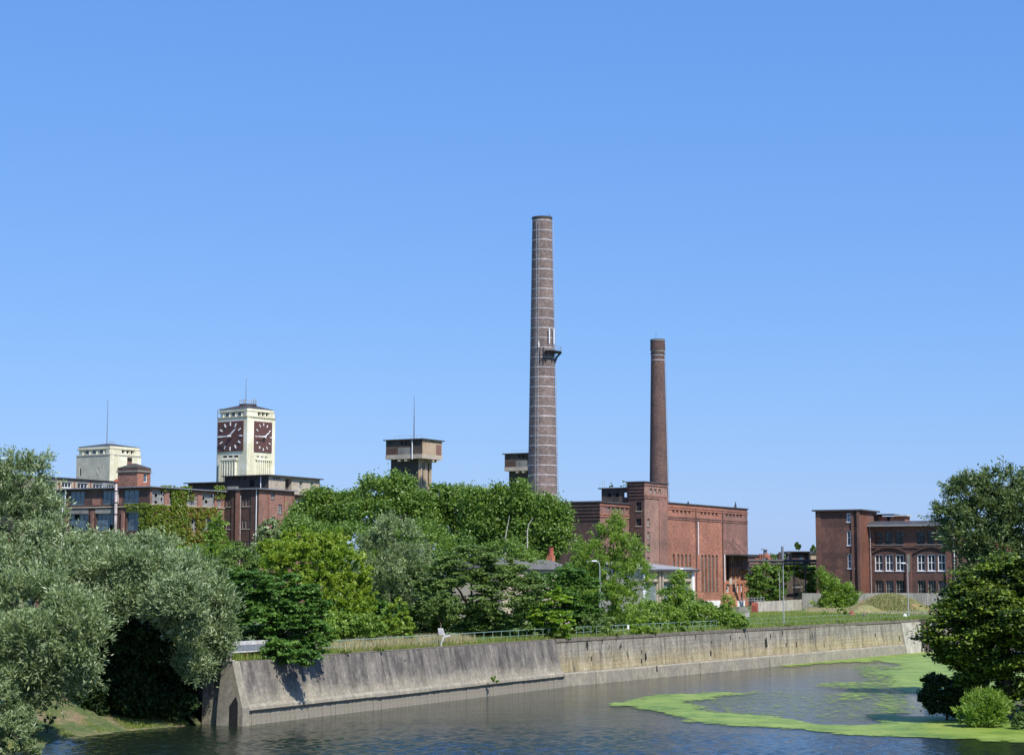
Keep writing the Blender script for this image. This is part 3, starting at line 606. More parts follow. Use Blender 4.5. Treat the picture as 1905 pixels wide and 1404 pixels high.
# ---------------------------------------------------------------- chimneys
def chimney(name, label, cx_px, D, ytop, rtop_px, ybase, rbase_px, m, bands, seed=0):
    p = at(cx_px, ytop, D); q = at(cx_px, ybase, D); k = D/F_PX
    rt, rbm, zt_, zb = rtop_px*k, rbase_px*k, p.z, q.z
    e = thing(name, label, 'chimney', (p.x, p.y, 0)); r0 = rbm + (rbm-rt)*(zb)/(zt_-zb)
    rad = lambda z: r0 + (rt-r0)*z/zt_
    mb = MB(); n = 40; mb.tube([(0, 0, zt_*i/12) for i in range(13)], [rad(zt_*i/12) for i in range(13)], n, caps=False)
    mb.tube([(0, 0, zt_), (0, 0, zt_-3)], [rt*.72, rt*.7], n, caps=False)
    b0 = len(mb.v)
    for i in range(n): t = 2*math.pi*i/n; mb.v += [(rt*math.cos(t), rt*math.sin(t), zt_), (rt*.72*math.cos(t), rt*.72*math.sin(t), zt_)]
    for i in range(n): j = (i+1) % n; mb.f.append((b0+2*i, b0+2*j, b0+2*j+1, b0+2*i+1))
    mb.build('shaft', m, e, smooth=True)
    for bz, h, o, mm in bands:
        mb = MB(); mb.tube([(0, 0, bz), (0, 0, bz+h)], [rad(bz)+o, rad(bz+h)+o], 40, caps=True); mb.build('band', mm, e, smooth=False)
    return e, rad, zt_
z_of = lambda y, D: at(1000, y, D).z
D1 = 385
bands = [(z_of(413 + 18.15*i, D1), .13+.05*((i*7)%3)/2, .04, M['band']) for i in range(31)]
c1, rad1, zt1 = chimney('factory_chimney', 'very tall brick chimney ringed with white bands, a small antenna balcony on its side', 1008.5, D1, 407, 18.4, 905, 27.3, M['brick_chimney'], bands)
mb = MB(); mb.tube([(0, 0, zt1-.1), (0, 0, zt1+.25)], [rad1(zt1)+.12]*2, 40); mb.build('rim', M['conc_dark'], c1)
# ladder: two rails and a cage, rungs
ang = R(-112); dx, dy = math.cos(ang), math.sin(ang); mb = MB()
for s_ in (-.28, .28):
    mb.tube([(dx*(rad1(z)+.35) - dy*s_, dy*(rad1(z)+.35) + dx*s_, z) for z in (3, zt1*.5, zt1-1)], .035, 5)
mb.build('ladder_rails', M['steel_grey'], c1)
mb = MB(); z = 12
while z < zt1-1: r = rad1(z)+.35; mb.beam((dx*r - dy*-.28, dy*r + dx*-.28, z), (dx*r - dy*.28, dy*r + dx*.28, z), .04); z += .45
o = mb.build('ladder_rungs', M['steel_grey'], c1, kind='stuff')
mb = MB(); z = 12
while z < zt1-1:
    r = rad1(z)+.35; c0 = Vector((dx*r, dy*r, z)); pts = []
    for k in range(7): t = math.pi*k/6; pts.append(c0 + Vector((-dy, dx, 0))*(.38*math.cos(t)) + Vector((dx, dy, 0))*(.65*math.sin(t)))
    mb.tube(pts, .025, 4); z += 1.4
mb.build('ladder_cage', M['steel_grey'], c1, kind='stuff')
ang2 = R(2); dx, dy = math.cos(ang2), math.sin(ang2); mb = MB(); mb.tube([(dx*(rad1(z)+.25), dy*(rad1(z)+.25), z) for z in (10, zt1*.5, zt1*.8, zt1-.5)], .07, 5); mb.build('cable_duct', M['steel_grey'], c1)
# balcony
zb_ = z_of(656, D1); rb_ = rad1(zb_); P_ = thing('x', 'x', 'x'); bpy.data.objects.remove(P_)
mb = MB(); arc = [R(a) for a in range(-80, 31, 10)]
for a0, a1 in zip(arc, arc[1:]):
    ro_ = rb_+1.55; mb.prism([(rb_*.98*math.cos(a0), rb_*.98*math.sin(a0)), (ro_*math.cos(a0), ro_*math.sin(a0)), (ro_*math.cos(a1), ro_*math.sin(a1)), (rb_*.98*math.cos(a1), rb_*.98*math.sin(a1))], zb_, zb_+.14)
bal = mb.build('balcony', M['steel_dark'], c1, label='dark antenna balcony on the sunny side')
for a in (-75, -45, -15, 10, 28):
    a = R(a); mb = MB(); mb.tube([(math.cos(a)*(rb_+1.5), math.sin(a)*(rb_+1.5), zb_), (math.cos(a)*(rb_+.7), math.sin(a)*(rb_+.7), zb_-.8), (math.cos(a)*(rb_+.15), math.sin(a)*(rb_+.15), zb_-2.2)], .11, 6); mb.build('bracket', M['steel_dark'], bal)
mb = MB()
for zz_ in (.6, 1.15): mb.tube([(math.cos(a)*(rb_+1.5), math.sin(a)*(rb_+1.5), zb_+zz_) for a in arc], .03, 4)
for a in arc[::2]: mb.tube([(math.cos(a)*(rb_+1.5), math.sin(a)*(rb_+1.5), zb_), (math.cos(a)*(rb_+1.5), math.sin(a)*(rb_+1.5), zb_+1.2)], .03, 4)
mb.build('handrail', M['steel_grey'], bal)
for a, h in ((-62, 3.2), (-38, 3.4), (-105, 2.2)):
    a = R(a); mb = MB(); mb.box(-.13, .13, -.1, .1, 0, h if a > -1.5 else 1.2); put('antenna_panel', mb.mesh('antenna_panel', M['white']), c1, (math.cos(a)*(rb_+.45), math.sin(a)*(rb_+.45), zb_+1.6 if a > -1.5 else zb_+.8), a)
for a in (-85, -100):
    a = R(a); mb = MB(); mb.tube([(math.cos(a)*(rb_+.3), math.sin(a)*(rb_+.3), zb_-2.6), (math.cos(a)*(rb_+.3), math.sin(a)*(rb_+.3), zb_+1)], .09, 5); mb.build('mounting_pole', M['steel_dark'], c1)
mb = MB(); mb.tube([(rad1(zt1)*.8, -.3, zt1), (rad1(zt1)*.8, -.3, zt1+.9)], .08, 5); mb.build('beacon', M['steel_dark'], c1)
mb = MB(); mb.tube([(rad1(zt1)*.5, 0, zt1), (rad1(zt1)*.6, 0, zt1+1.7)], .02, 4); mb.build('lightning_rod', M['mast'], c1)

D2 = 352
bz = [z_of(y, D2) for y in (654, 658.5, 671)]
c2, rad2, zt2 = chimney('factory_chimney', 'shorter dark brick chimney with a thick collar, rising behind the brick power house', 1223.3, D2, 633, 12.2, 895, 17.0, M['brick_chimney_old'],
    [(bz[0], .18, .06, M['conc_pale']), (bz[1]-.1, .22, .1, M['conc_dark']), (bz[1]-.35, .12, .05, M['band']), (bz[2], .12, .05, M['band']), (zt2 - 2 if False else z_of(634.8, D2), .16, .2, M['conc_grey'])])
mb = MB(); mb.tube([(0, 0, bz[0]+.2), (0, 0, zt2 if False else z_of(634.8, D2))], [rad2(bz[0])+.14, rad2(zt2)+.14], 40); mb.build('collar', M['brick_chimney_old'], c2, smooth=False)
mb = MB(); mb.tube([(0, 0, zt2-.3), (0, 0, zt2+.15)], [rad2(zt2)+.17]*2, 40); mb.build('rim', M['conc_dark'], c2)
mb = MB(); mb.tube([(-.3, 0, zt2), (-.3, 0, zt2+1.6)], .025, 4); mb.build('lightning_rod', M['mast'], c2)
mb = MB(); mb.tube([(dx*(rad2(z)+.2), dy*(rad2(z)+.2), z) for z in (15, zt2-.5)], .04, 4); z = 18
while z < zt2-1: mb.beam((rad2(z), 0, z), (rad2(z)+.45, 0, z), .04); z += 1.2
mb.build('climbing_irons', M['steel_grey'], c2)

# ---------------------------------------------------------------- concrete water towers
def water_tower(label, px_c, D, sc=1.0, nrod=True):
    b = Bld('water_tower', label, px_c, D, 30, cat='water tower', group='concrete water tank towers')
    kx = lambda px: 784 + (px-784)   # reference photograph columns of the left-hand tower
    ref = REF
    yL, xR, z0, z1 = ref['yL'], ref['xR'], ref['z0'], ref['z1']
    if sc: pass
    b.slab('tank_house', 'conc_black', 0, xR, 0, yL, z0+1.0, z1, 'sooty tank house, shade put into its dark concrete'); 
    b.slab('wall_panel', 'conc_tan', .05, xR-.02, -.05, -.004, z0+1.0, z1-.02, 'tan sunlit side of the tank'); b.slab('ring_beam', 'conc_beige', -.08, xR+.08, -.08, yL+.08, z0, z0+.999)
    b.slab('wall_panel', 'conc_grey', -.03, -.004, yL*.28, yL*.66, z0+1.0, z0+2.6, 'paler patch of bare render')
    b.slab('wall_panel', 'brick_dark', -.02, -.004, yL*.68, yL*.95, z0+1.0, z0+2.3)
    b.slab('wall_panel', 'brick_stair', xR*.7, xR*.96, -.07, -.052, z0+1.1, z1-.9)
    b.slab('roof', 'roof_dark', -.5, xR+.6, -.5, yL+.5, z1, z1+.22)
    for k in range(3): b.slab('air_hole', 'pane_hollow', xR*.42+.55*k, xR*.42+.55*k+.28, -.06, -.051, z1-.42, z1-.1)
    for k in range(2): b.slab('air_hole', 'pane_hollow', -.03, -.004, yL*.42+k*1.2, yL*.42+k*1.2+.5, z1-1.1, z1-.3)
    nx0, nx1, ny0, ny1 = ref['neck']
    b.slab('shaft', 'conc_dark', nx0, nx1, ny0, ny1, 0, z0, 'windowless concrete shaft')
    b.slab('shaft_face', 'conc_tan', nx0+.03, nx1-.02, ny0-.06, ny0-.004, 0, z0-.02, 'tan front of the shaft')
    for t in (.28, .7): b.slab('slot_window', 'pane_hollow', nx0+(nx1-nx0)*t, nx0+(nx1-nx0)*(t+.08), ny0-.07, ny0-.062, z0-6.0, z0-.8)
    for t in (.15, .45, .85): b.slab('rib', 'conc_beige', nx0+(nx1-nx0)*t, nx0+(nx1-nx0)*(t+.07), ny0-.3, ny0-.062, z0-6.5, z0-.02)
    for y in (yL*.42, yL*.6): b.slab('beam_end', 'conc_beige', -.0, nx0, y, y+.7, z0-.55, z0-.002)
    for x in (xR*.55, xR*.75): b.slab('beam_end', 'conc_beige', x, x+.5, .0, ny0, z0-.6, z0-.002)
    mb = MB(); mb.tube([(-.2, yL*.26, z0-.2), (-.2, yL*.26, z1-.1)], .13, 6); mb.build('downpipe', M['pipe_white'], b.e)
    mb = MB()
    pts = [(1.2, 1.0), (1.2, yL-1.2)]; mb.beam((1.2, .8, z1+1.1), (1.2, yL-1.5, z1+1.1), .05); mb.beam((1.2, .8, z1+1.1), (xR*.4, .8, z1+1.1), .05)
    for k in range(6): y = .8+(yL-2.3)*k/5; mb.beam((1.2, y, z1+.2), (1.2, y, z1+1.15), .05)
    mb.build('roof_railing', M['steel_grey'], b.e)
    if nrod: mb = MB(); mb.tube([(1.8, 3.4, z1+.2), (1.8, 3.4, z1+5), (1.8, 3.4, z1+10.3)], [.16, .11, .04], 6); mb.build('mast', M['mast'], b.e)
    return b
_b = Bld('ref', 'x', 784, 420, 30); _yL = _b.pick(718, 830, 'x', 0)[0]; _xR = _b.pick(822, 830, 'y', 0)[0]
REF = dict(yL=_yL, xR=_xR, z0=_b.pick(784, 852, 'x', 0)[1], z1=_b.pick(784, 817, 'x', 0)[1])
n0 = 1.7; _ny0 = 1.9; _nx0 = _b.pick(778, 890, 'y', _ny0)[0]; REF['neck'] = (_nx0, _b.pick(803, 890, 'y', _ny0)[0], _ny0, _b.pick(727, 890, 'x', _nx0)[0]); bpy.data.objects.remove(_b.e)
water_tower('concrete water tower with a thin roof mast, left of the tall banded chimney', 784, 420)
water_tower('farther concrete water tower half hidden behind the tall banded chimney', 1002, 468, nrod=False)

# ---------------------------------------------------------------- clock tower
def top_band(b, xR, yL, zA, zB, zC, inset=.45):
    """attic with three little openings a side between zA and zB, parapet to zC"""
    b.slab('attic', 'cream', inset, xR-inset, inset, yL-inset, zA, zB)
    b.slab('parapet', 'cream', .3, xR-.3, .3, yL-.3, zB+.25, zC); b.slab('cornice', 'cream_dirt', .08, xR-.08, .08, yL-.08, zB, zB+.25)
    h = zB-zA
    for k in range(3):
        y = yL*(.30+.21*k); b.slab('attic_window', 'pane_dark', inset-.02, inset-.004, y-.55, y+.45, zA+.25, zB-.1)
        x = xR*(.42+.14*k); b.slab('attic_window', 'pane_hollow', x, x+.6, inset-.02, inset-.004, zA+.3*h, zB-.05)
    for k in range(4):                         # white fins with slanting fronts
        y = yL*(.195+.21*k); mb = MB(); mb.sweep([(inset, zA), (inset, zB), (inset-.12, zB), (.04, zA)], 0, .32); o = mb.build('fin', M['cream'], b.e); o.rotation_euler = (0, 0, -math.pi/2); o.location = (0, y+.16, 0)
        x = xR*(.40+.14*k); mb = MB(); mb.sweep([(inset, zA), (inset, zB), (inset-.12, zB), (.04, zA)], x-.35, x-.02); mb.build('fin', M['cream'], b.e)
    b.slab('corner_pier', 'cream', .1, xR*.38, .1, inset+.01, zA, zB-.002); b.slab('corner_pier', 'cream_grey', .1, inset+.01, inset+.012, yL*.12, zA, zB-.002); b.slab('corner_pier', 'cream', xR*.80, xR-.1, .1, inset+.01, zA, zB-.002)
ct = Bld('clock_tower', 'tall cream clock tower with square maroon dials on two sides', 455, 472, 37)
yL = ct.pick(404.5, 830, 'x', 0)[0]; xR = ct.pick(511.5, 830, 'y', 0)[0]
Z = lambda y: ct.pick(456, y, 'y', 0)[1]
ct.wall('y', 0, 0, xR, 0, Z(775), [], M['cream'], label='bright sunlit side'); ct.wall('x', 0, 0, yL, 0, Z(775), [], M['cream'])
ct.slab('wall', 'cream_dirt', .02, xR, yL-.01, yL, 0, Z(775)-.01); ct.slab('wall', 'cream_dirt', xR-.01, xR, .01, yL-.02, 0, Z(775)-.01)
ct.slab('ledge', 'cream_dirt', -.15, xR+.15, -.15, yL+.15, Z(775), Z(775)+.3)
top_band(ct, xR, yL, Z(775)+.3, Z(764), Z(757.5))
mb = MB(); zc = Z(757.5); cx_, cy_ = xR/2, yL/2; mb.prism([(.2, .2), (xR-.2, .2), (xR-.2, yL-.2), (.2, yL-.2)], zc, zc+1.2, [(cx_-1.5, cy_-1.5), (cx_+1.5, cy_-1.5), (cx_+1.5, cy_+1.5), (cx_-1.5, cy_+1.5)]); mb.build('roof', M['roof_dark'], ct.e)
for k in range(12):
    t = k/11; mb = MB(); mb.box(.15, .45, .2+(yL-.7)*t, .2+(yL-.7)*t+.3, zc, zc+.22); mb.build('roof_stud', M['conc_dark'], ct.e)
mb = MB(); mb.tube([(cx_-.2, cy_-.6, zc+.9), (cx_-.2, cy_-.6, zc+1.45)], 2.3, 20); mb.build('antenna_platform', M['steel_dark'], ct.e)
mb = MB(); mb.tube([(cx_-.8, cy_-.4, zc+1.2), (cx_-.8, cy_-.4, zc+8.3)], [.11, .05], 6); mb.build('mast', M['mast'], ct.e)
for a, w, h in ((205, .28, 1.6), (190, .24, 1.5), (235, .2, 1.3), (300, .36, 2.0), (318, .2, 1.5), (0, .3, 1.7), (20, .3, 1.7), (270, .16, 1.3), (150, .25, 1.4)):
    a = R(a); mb = MB(); mb.box(-w*.38, w*.38, -.08, .08, 0, h*.85); put('antenna_panel', mb.mesh('antenna_panel', M['steel_grey']), ct.e, (cx_-.2+2.1*math.cos(a), cy_-.6+2.1*math.sin(a), zc+1.45), a)
mb = MB()
for k in range(16):
    a, a2 = 2*math.pi*k/16, 2*math.pi*(k+1)/16; r = 2.25; mb.beam((cx_-.2+r*math.cos(a), cy_-.6+r*math.sin(a), zc+2.4), (cx_-.2+r*math.cos(a2), cy_-.6+r*math.sin(a2), zc+2.4), .04); mb.beam((cx_-.2+r*math.cos(a), cy_-.6+r*math.sin(a), zc+1.45), (cx_-.2+r*math.cos(a), cy_-.6+r*math.sin(a), zc+2.4), .04)
mb.build('guard_rail', M['steel_grey'], ct.e)
def dial(b, axis, r):
    a0, b0, a1, b1 = r; w, h = a1-a0, b1-b0; mb = MB(); mb.box(0, w, 0, .18, 0, h)
    loc, rz = ((a0, -.2, b0), 0) if axis == 'y' else ((-.2, a1, b0), -math.pi/2)
    d = put('clock_dial', mb.mesh('clock_dial', M['maroon']), b.e, loc, rz)
    cx, cz = w*.5, h*.5
    for k in range(12):
        a = math.pi*2*k/12; rx, rz2 = w*.415, h*.41; c = Vector((cx+rx*math.sin(a), -.09, cz+rz2*math.cos(a))); ln = w*.105; wd = w*.036
        t = Vector((math.sin(a), 0, math.cos(a))); s = Vector((math.cos(a), 0, -math.sin(a))); mb = MB(); n = 0
        for yy in (-.06, .06):
            for i, j in ((-1, -1), (1, -1), (1, 1), (-1, 1)): mb.v.append(tuple(c + s*(wd/2*i) + t*(ln/2*j) + Vector((0, yy, 0))))
        mb.f = [(0,1,2,3), (7,6,5,4), (0,4,5,1), (1,5,6,2), (2,6,7,3), (3,7,4,0)]; put('hour_mark', mb.mesh('hour_mark', M['white']), d, (0, 0, 0))
    for nm, ang, ln, wd, yy in (('hour_hand', 52.5, .34, .045, -.62), ('minute_hand', 270, .42, .036, -.8)):
        a = R(ang); t = Vector((math.sin(a), 0, math.cos(a))); s = Vector((math.cos(a), 0, -math.sin(a))); c = Vector((cx, yy, cz)); mb = MB()
        prof = [(-.06, .4), (.0, .6), (.6, 1.0), (.75, .9), (1.0, .15)] if nm == 'hour_hand' else [(-.12, .5), (0, .6), (.7, 1.0), (1.0, .7)]
        P0 = [c + t*(ln*w*f) + s*(wd*w*q/2*sg) for sg in (1,) for f, q in prof] + [c + t*(ln*w*f) - s*(wd*w*q/2) for f, q in reversed(prof)]
        n = len(P0); mb.v = [tuple(p) for p in P0] + [tuple(p+Vector((0, .08, 0))) for p in P0]; mb.f = [tuple(range(n)), tuple(reversed(range(n, 2*n)))] + [(i, n+i, n+(i+1) % n, (i+1) % n) for i in range(n)]
        put(nm, mb.mesh(nm, M['white']), d, (0, 0, 0))
    mb = MB(); mb.tube([(cx, 0, cz), (cx, -.95, cz)], .28, 10); put('hand_hub', mb.mesh('hand_hub', M['white']), d, (0, 0, 0))
for ax, l in (('x', (406.3, 783.6, 453.2, 839.5)), ('y', (472.2, 784.5, 505, 841))):
    r = ct.rects(ax, 0, [l])[0]; dial(ct, ax, r)
for ax, l in (('x', [(415.5, 847.5, 422.5, 851), (425.7, 847.2, 432.7, 850.7), (436, 846.8, 443, 850.3)]), ('y', [(477.5, 847.2, 482.2, 850.6), (485, 847.8, 489.7, 851.2), (492.5, 848.4, 497, 851.8)])):
    for r in ct.rects(ax, 0, l):
        if ax == 'x': ct.slab('small_window', 'pane_hollow', -.03, -.004, r[0], r[2], r[1], r[3])
        else: ct.slab('small_window', 'conc_grey', r[0], r[2], -.03, -.004, r[1], r[3])
# louvres
for ax, l in (('x', (412.5, 853.5, 441, 893)), ('y', (476, 854.5, 503.5, 893))):
    r = ct.rects(ax, 0, [l])[0]; n = 6 if ax == 'x' else 7; w = (r[2]-r[0]); zm = r[1]+(r[3]-r[1])*.42
    for k in range(n):
        c = r[0]+w*(k+.5)/n
        if ax == 'x':
            ct.slab('louvre_fin', 'cream', -.55, -.006, c-w/n*.26, c+w/n*.12, r[1]-4, r[3]-.4); ct.slab('louvre_gap', 'pane_hollow', -.03, -.005, c+w/n*.14, c+w/n*.72, r[1]-4, zm)
        else:
            ct.slab('louvre_fin', 'cream', c-w/n*.2, c+w/n*.2, -.35, -.006, r[1]-4, r[3]-.3); ct.slab('louvre_gap', 'conc_dark', c+w/n*.22, c+w/n*.5, -.03, -.005, r[1]-4, zm)
    if ax == 'x': ct.slab('louvre_hood', 'cream', -.62, -.006, r[0]-.2, r[2]+.2, r[3]-.4, r[3]); ct.slab('louvre_jamb', 'cream', -.62, -.006, r[2]-.02, r[2]+.5, r[1]-4, r[3]-.42)
    else: ct.slab('louvre_hood', 'cream', r[0]-.2, r[2]+.2, -.42, -.006, r[3]-.3, r[3])
ct.slab('corner_pier', 'cream', .0, 1.1, -.12, -.004, 0, Z(775)-.02); ct.slab('corner_pier', 'cream', 1.6, 1.9, -.08, -.004, 0, Z(775)-.02)
mb = MB(); mb.tube([(-.15, yL-.1, 0), (-.15, yL-.1, Z(757))], .12, 6); mb.build('downpipe', M['gutter'], ct.e)

# ---------------------------------------------------------------- short cream tower with coat-of-arms relief
st = Bld('cream_tower', 'short cream tower with a long thin mast, above the dark factory roof', 199, 450, 33, cat='tower')
yL = st.pick(141.8, 870, 'x', 0)[0]; xR = st.pick(262, 870, 'y', 0)[0]; Z = lambda y: st.pick(200, y, 'y', 0)[1]
st.wall('y', 0, 0, xR, 0, Z(845.5), [], M['cream']); st.wall('x', 0, 0, yL, 0, Z(845.5), [], M['cream_grey'], label='shaded side with the shade put into a greyer render')
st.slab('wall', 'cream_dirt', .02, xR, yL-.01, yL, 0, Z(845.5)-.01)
st.slab('ledge', 'cream_grey', -.12, xR+.12, -.12, yL+.12, Z(845.5), Z(845.5)+.3); top_band(st, xR, yL, Z(845.5)+.3, Z(834.5), Z(827.5))
mb = MB(); zc = Z(827.5); cx_, cy_ = xR/2, yL/2; mb.prism([(.2, .2), (xR-.2, .2), (xR-.2, yL-.2), (.2, yL-.2)], zc, zc+.9, [(cx_-.6, cy_-.6), (cx_+.6, cy_-.6), (cx_+.6, cy_+.6), (cx_-.6, cy_+.6)]); mb.build('roof', M['roof_dark'], st.e)
mb = MB(); mb.tube([(cx_-1.1, cy_-.3, zc+.5), (cx_-1.1, cy_-.3, zc+12)], [.12, .05], 6); mb.build('mast', M['mast'], st.e)
mb = MB()
for i in (-.5, .5):
    for j in (-.5, .5): mb.beam((cx_+.4+i, cy_-.6+j, zc+.6), (cx_+.4+i, cy_-.6+j, zc+1.5), .07)
    mb.beam((cx_+.4+i, cy_-1.1, zc+1.45), (cx_+.4+i, cy_-.1, zc+1.45), .07); mb.beam((cx_-.1, cy_-.6+i, zc+1.45), (cx_+.9, cy_-.6+i, zc+1.45), .07)
mb.build('roof_hatch_frame', M['steel_grey'], st.e)
r = st.rects('x', 0, [(148.3, 871, 150.6, 884.5)])[0]; st.slab('slit_window', 'pane_hollow', -.02, -.004, r[0], r[2], r[1], r[3]); st.slab('slit_reveal', 'cream', -.08, -.004, r[2], r[2]+.28, r[1]-.2, r[3]+.1)
r = st.rects('y', 0, [(236.5, 850.5, 245.6, 864)])[0]; st.slab('damaged_opening', 'brick_stair', r[0], r[2], -.03, -.004, r[1]-3, r[3], 'hole with bare brick'); st.slab('damaged_opening', 'pane_hollow', r[0]+.1, r[2]-.1, -.05, -.032, r[3]-1.0, r[3]-.1)
for k, (w0, w1) in enumerate(((0, 1.5), (2.6, 3.0))): st.slab('corner_pier', 'cream', w0, w1, -.1, -.004, 0, Z(845.5)-.01)
# relief: a generic shield ring with curls
c = st.rects('x', 0, [(177, 865, 193, 882)])[0]; cy0, cz0 = (c[0]+c[2])/2, (c[1]+c[3])/2; rr = (c[2]-c[0])/2; mb = MB()
for k, (f, s0, s1) in enumerate(((.95, 150, 240), (.62, -60, 80), (.34, 60, 250), (.8, 10, 60), (.75, 270, 330))):
    mb.tube([(.02, cy0+rr*f*math.cos(R(t)), cz0+rr*f*math.sin(R(t))) for t in range(s0, s1, 15)], .1, 6)
mb.build('wall_relief', M['cream_grey'], st.e)

# ---------------------------------------------------------------- vine-clad factory
vb = Bld('factory_building', 'dark brick factory wing with wide windows, its sunny end overgrown with climbing vine', 276, 350, 28)
ZV = lambda y, px=277: vb.pick(px, y, 'y', 0)[1]
zt = ZV(906); xe = vb.pick(417, 960, 'y', 0)[0]; ye = vb.pick(70, 940, 'x', 0)[0]
def fz(b, ax, val, L, y0, y1, ref):
    z0 = b.pick(ref, y1, ax, val)[1]; z1 = b.pick(ref, y0, ax, val)[1]
    return [(min(b.pick(x0, 930, ax, val)[0], b.pick(x1, 930, ax, val)[0]), z0, max(b.pick(x0, 930, ax, val)[0], b.pick(x1, 930, ax, val)[0]), z1) for x0, x1 in L]
rc1 = [(283, 306), (315, 338), (347, 367.5), (376.6, 399.8), (405, 412)]
R1 = fz(vb, 'y', 0, rc1, 911.5, 937, 290); R2 = fz(vb, 'y', 0, rc1, 957, 986, 290); R3 = fz(vb, 'y', 0, rc1, 1004, 1034, 290)
lc1 = [(229.4, 258), (190, 214), (130, 157), (98, 122)]; L1_ = fz(vb, 'x', 0, lc1, 910, 936.5, 276); lc2 = [(235.6, 261.5), (178.5, 211), (128, 164), (80, 112)]; L2_ = fz(vb, 'x', 0, lc2, 952, 986, 276)
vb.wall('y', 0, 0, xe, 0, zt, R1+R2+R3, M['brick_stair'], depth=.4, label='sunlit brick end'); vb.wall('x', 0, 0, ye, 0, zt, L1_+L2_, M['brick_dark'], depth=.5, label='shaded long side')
for i, r in enumerate(R1+R2+R3): vb.win('y', 0, r, 4 if r[2]-r[0] > 2 else 1, 4, 'frame_grey', 'pane_grey', depth=.22, bar=.07, miss=.12, seed=i % 3)
for i, r in enumerate(L1_):
    o = vb.win('x', 0, r, 3, 1, 'frame_dark', 'pane_blue', depth=.15, bar=.07); zz = r[1]+(r[3]-r[1])*.22; vb.slab('transom', 'frame_dark', .1, .2, r[0], r[2], zz, zz+.1)
for i, r in enumerate(L2_):
    vb.win('x', 0, r, 4, 3, 'frame_dark', 'pane_blue' if i != 0 else 'pane_blue', depth=.4, bar=.06, miss=.15, seed=i); vb.slab('lintel_panel', 'conc_grey', -.05, -.004, r[0]-.1, r[2]+.1, r[3]-.1, r[3]+.75, 'pale blind box over the lower window')
    vb.slab('pilaster', 'brick_stair', -.4, -.004, r[2]+.35, r[2]+.95, 0, r[3]+.4)
zled = ZV(942); vb.slab('ledge', 'conc_beige', -.22, -.004, -.1, ye, zled, zled+.2); vb.slab('ledge', 'conc_beige', -.1, xe, -.22, -.004, ZV(938.5), ZV(938.5)+.18)
for i, r in enumerate(L1_[:-1]):
    vb.slab('infill_panel', 'brick_stair', -.06, -.004, r[2]+.35, r[2]+2.4, r[1]-.1, r[1]+1.1, 'paler patched brick')
vb.slab('roof', 'roof_dark', -.55, xe, -.55, 12, zt, zt+.22); vb.slab('roof', 'roof_dark', -.55, 6, 12.01, ye, zt, zt+.22); vb.slab('gutter', 'gutter', -.7, -.56, -.7, ye, zt+.02, zt+.2); vb.slab('gutter', 'gutter', -.55, xe, -.7, -.56, zt+.02, zt+.2)
vb.slab('wall', 'brick_dark', 5.8, 6, 12, ye, 0, zt-.01)
for px, w, m in ((122.5, .11, 'pipe_white'), (221.5, .08, 'pipe_grey')):
    y = vb.pick(px, 930, 'x', 0)[0]; mb = MB(); mb.tube([(-.2, y, zt), (-.2, y, zled+.9), (-.5, y+.35, zled+.2), (-.5, y+.35, 8)], w, 6); mb.build('downpipe', M[m], vb.e)
y = vb.pick(216.5, 930, 'x', -.5)[0]; fl = MB(); fl.tube([(-.6, y, 6), (-.6, y, ZV(898, 276)+.3)], .30, 10); o = fl.build('flue', M['pipe_grey'], vb.e, label='fat grey flue pipe up the shaded side', smooth=True)
zf = ZV(898)+.3
mb = MB(); mb.tube([(-.6, y, zf), (-.6, y, zf+.25), (-.6, y, zf+.65)], [.55, .5, .12], 10); mb.build('flue_cap', M['rust_red'], o)
for zq in (ZV(912), ZV(934), ZV(956)): mb = MB(); mb.tube([(-.6, y, zq), (-.6, y, zq+.18)], .37, 10); mb.build('pipe_clamp', M['steel_dark'], o)
mb = MB(); mb.beam((-.6, y, zf-.15), (-.2, y+3.6, zf-.1), .12); mb.beam((-.2, y+3.3, zf-1.2), (-.2, y+3.3, zf), .5, .5); mb.build('roof_pipe', M['steel_grey'], vb.e)
# brick penthouse on its roof
pv = 2.6; xc = vb.pick(256, 885, 'y', pv)[0]; yp = vb.pick(219, 885, 'x', xc)[0]; xp = vb.pick(280, 885, 'y', pv)[0]; zq = vb.pick(256, 876, 'y', pv)[1]; zq2 = vb.pick(256, 869, 'y', pv)[1]
rw = vb.rects('y', pv, [(267, 881, 274.5, 897)])
vb.wall('y', pv, xc, xp, zt, zq, rw, M['brick_red'], name='penthouse_wall', depth=.3); vb.wall('x', xc, pv, yp, zt, zq, [], M['brick_stair'], name='penthouse_wall'); vb.win('y', pv, rw[0], 1, 1, 'frame_white', 'pane_blue', depth=.2, bar=.12)
vb.slab('penthouse_attic', 'brick_dark', xc-.05, xp+.05, pv-.05, yp+.05, zq, zq2); vb.slab('ledge', 'conc_grey', xc-.25, xp+.25, pv-.25, yp+.25, zq-.12, zq+.12)
mb = MB(); mb.prism([(xc-.1, pv-.1), (xp+.1, pv-.1), (xp+.1, yp+.1), (xc-.1, yp+.1)], zq2, zq2+.9, [((xc+xp)/2-.3, (pv+yp)/2-.3), ((xc+xp)/2+.3, (pv+yp)/2-.3), ((xc+xp)/2+.3, (pv+yp)/2+.3), ((xc+xp)/2-.3, (pv+yp)/2+.3)]); mb.build('penthouse_roof', M['conc_dark'], vb.e)

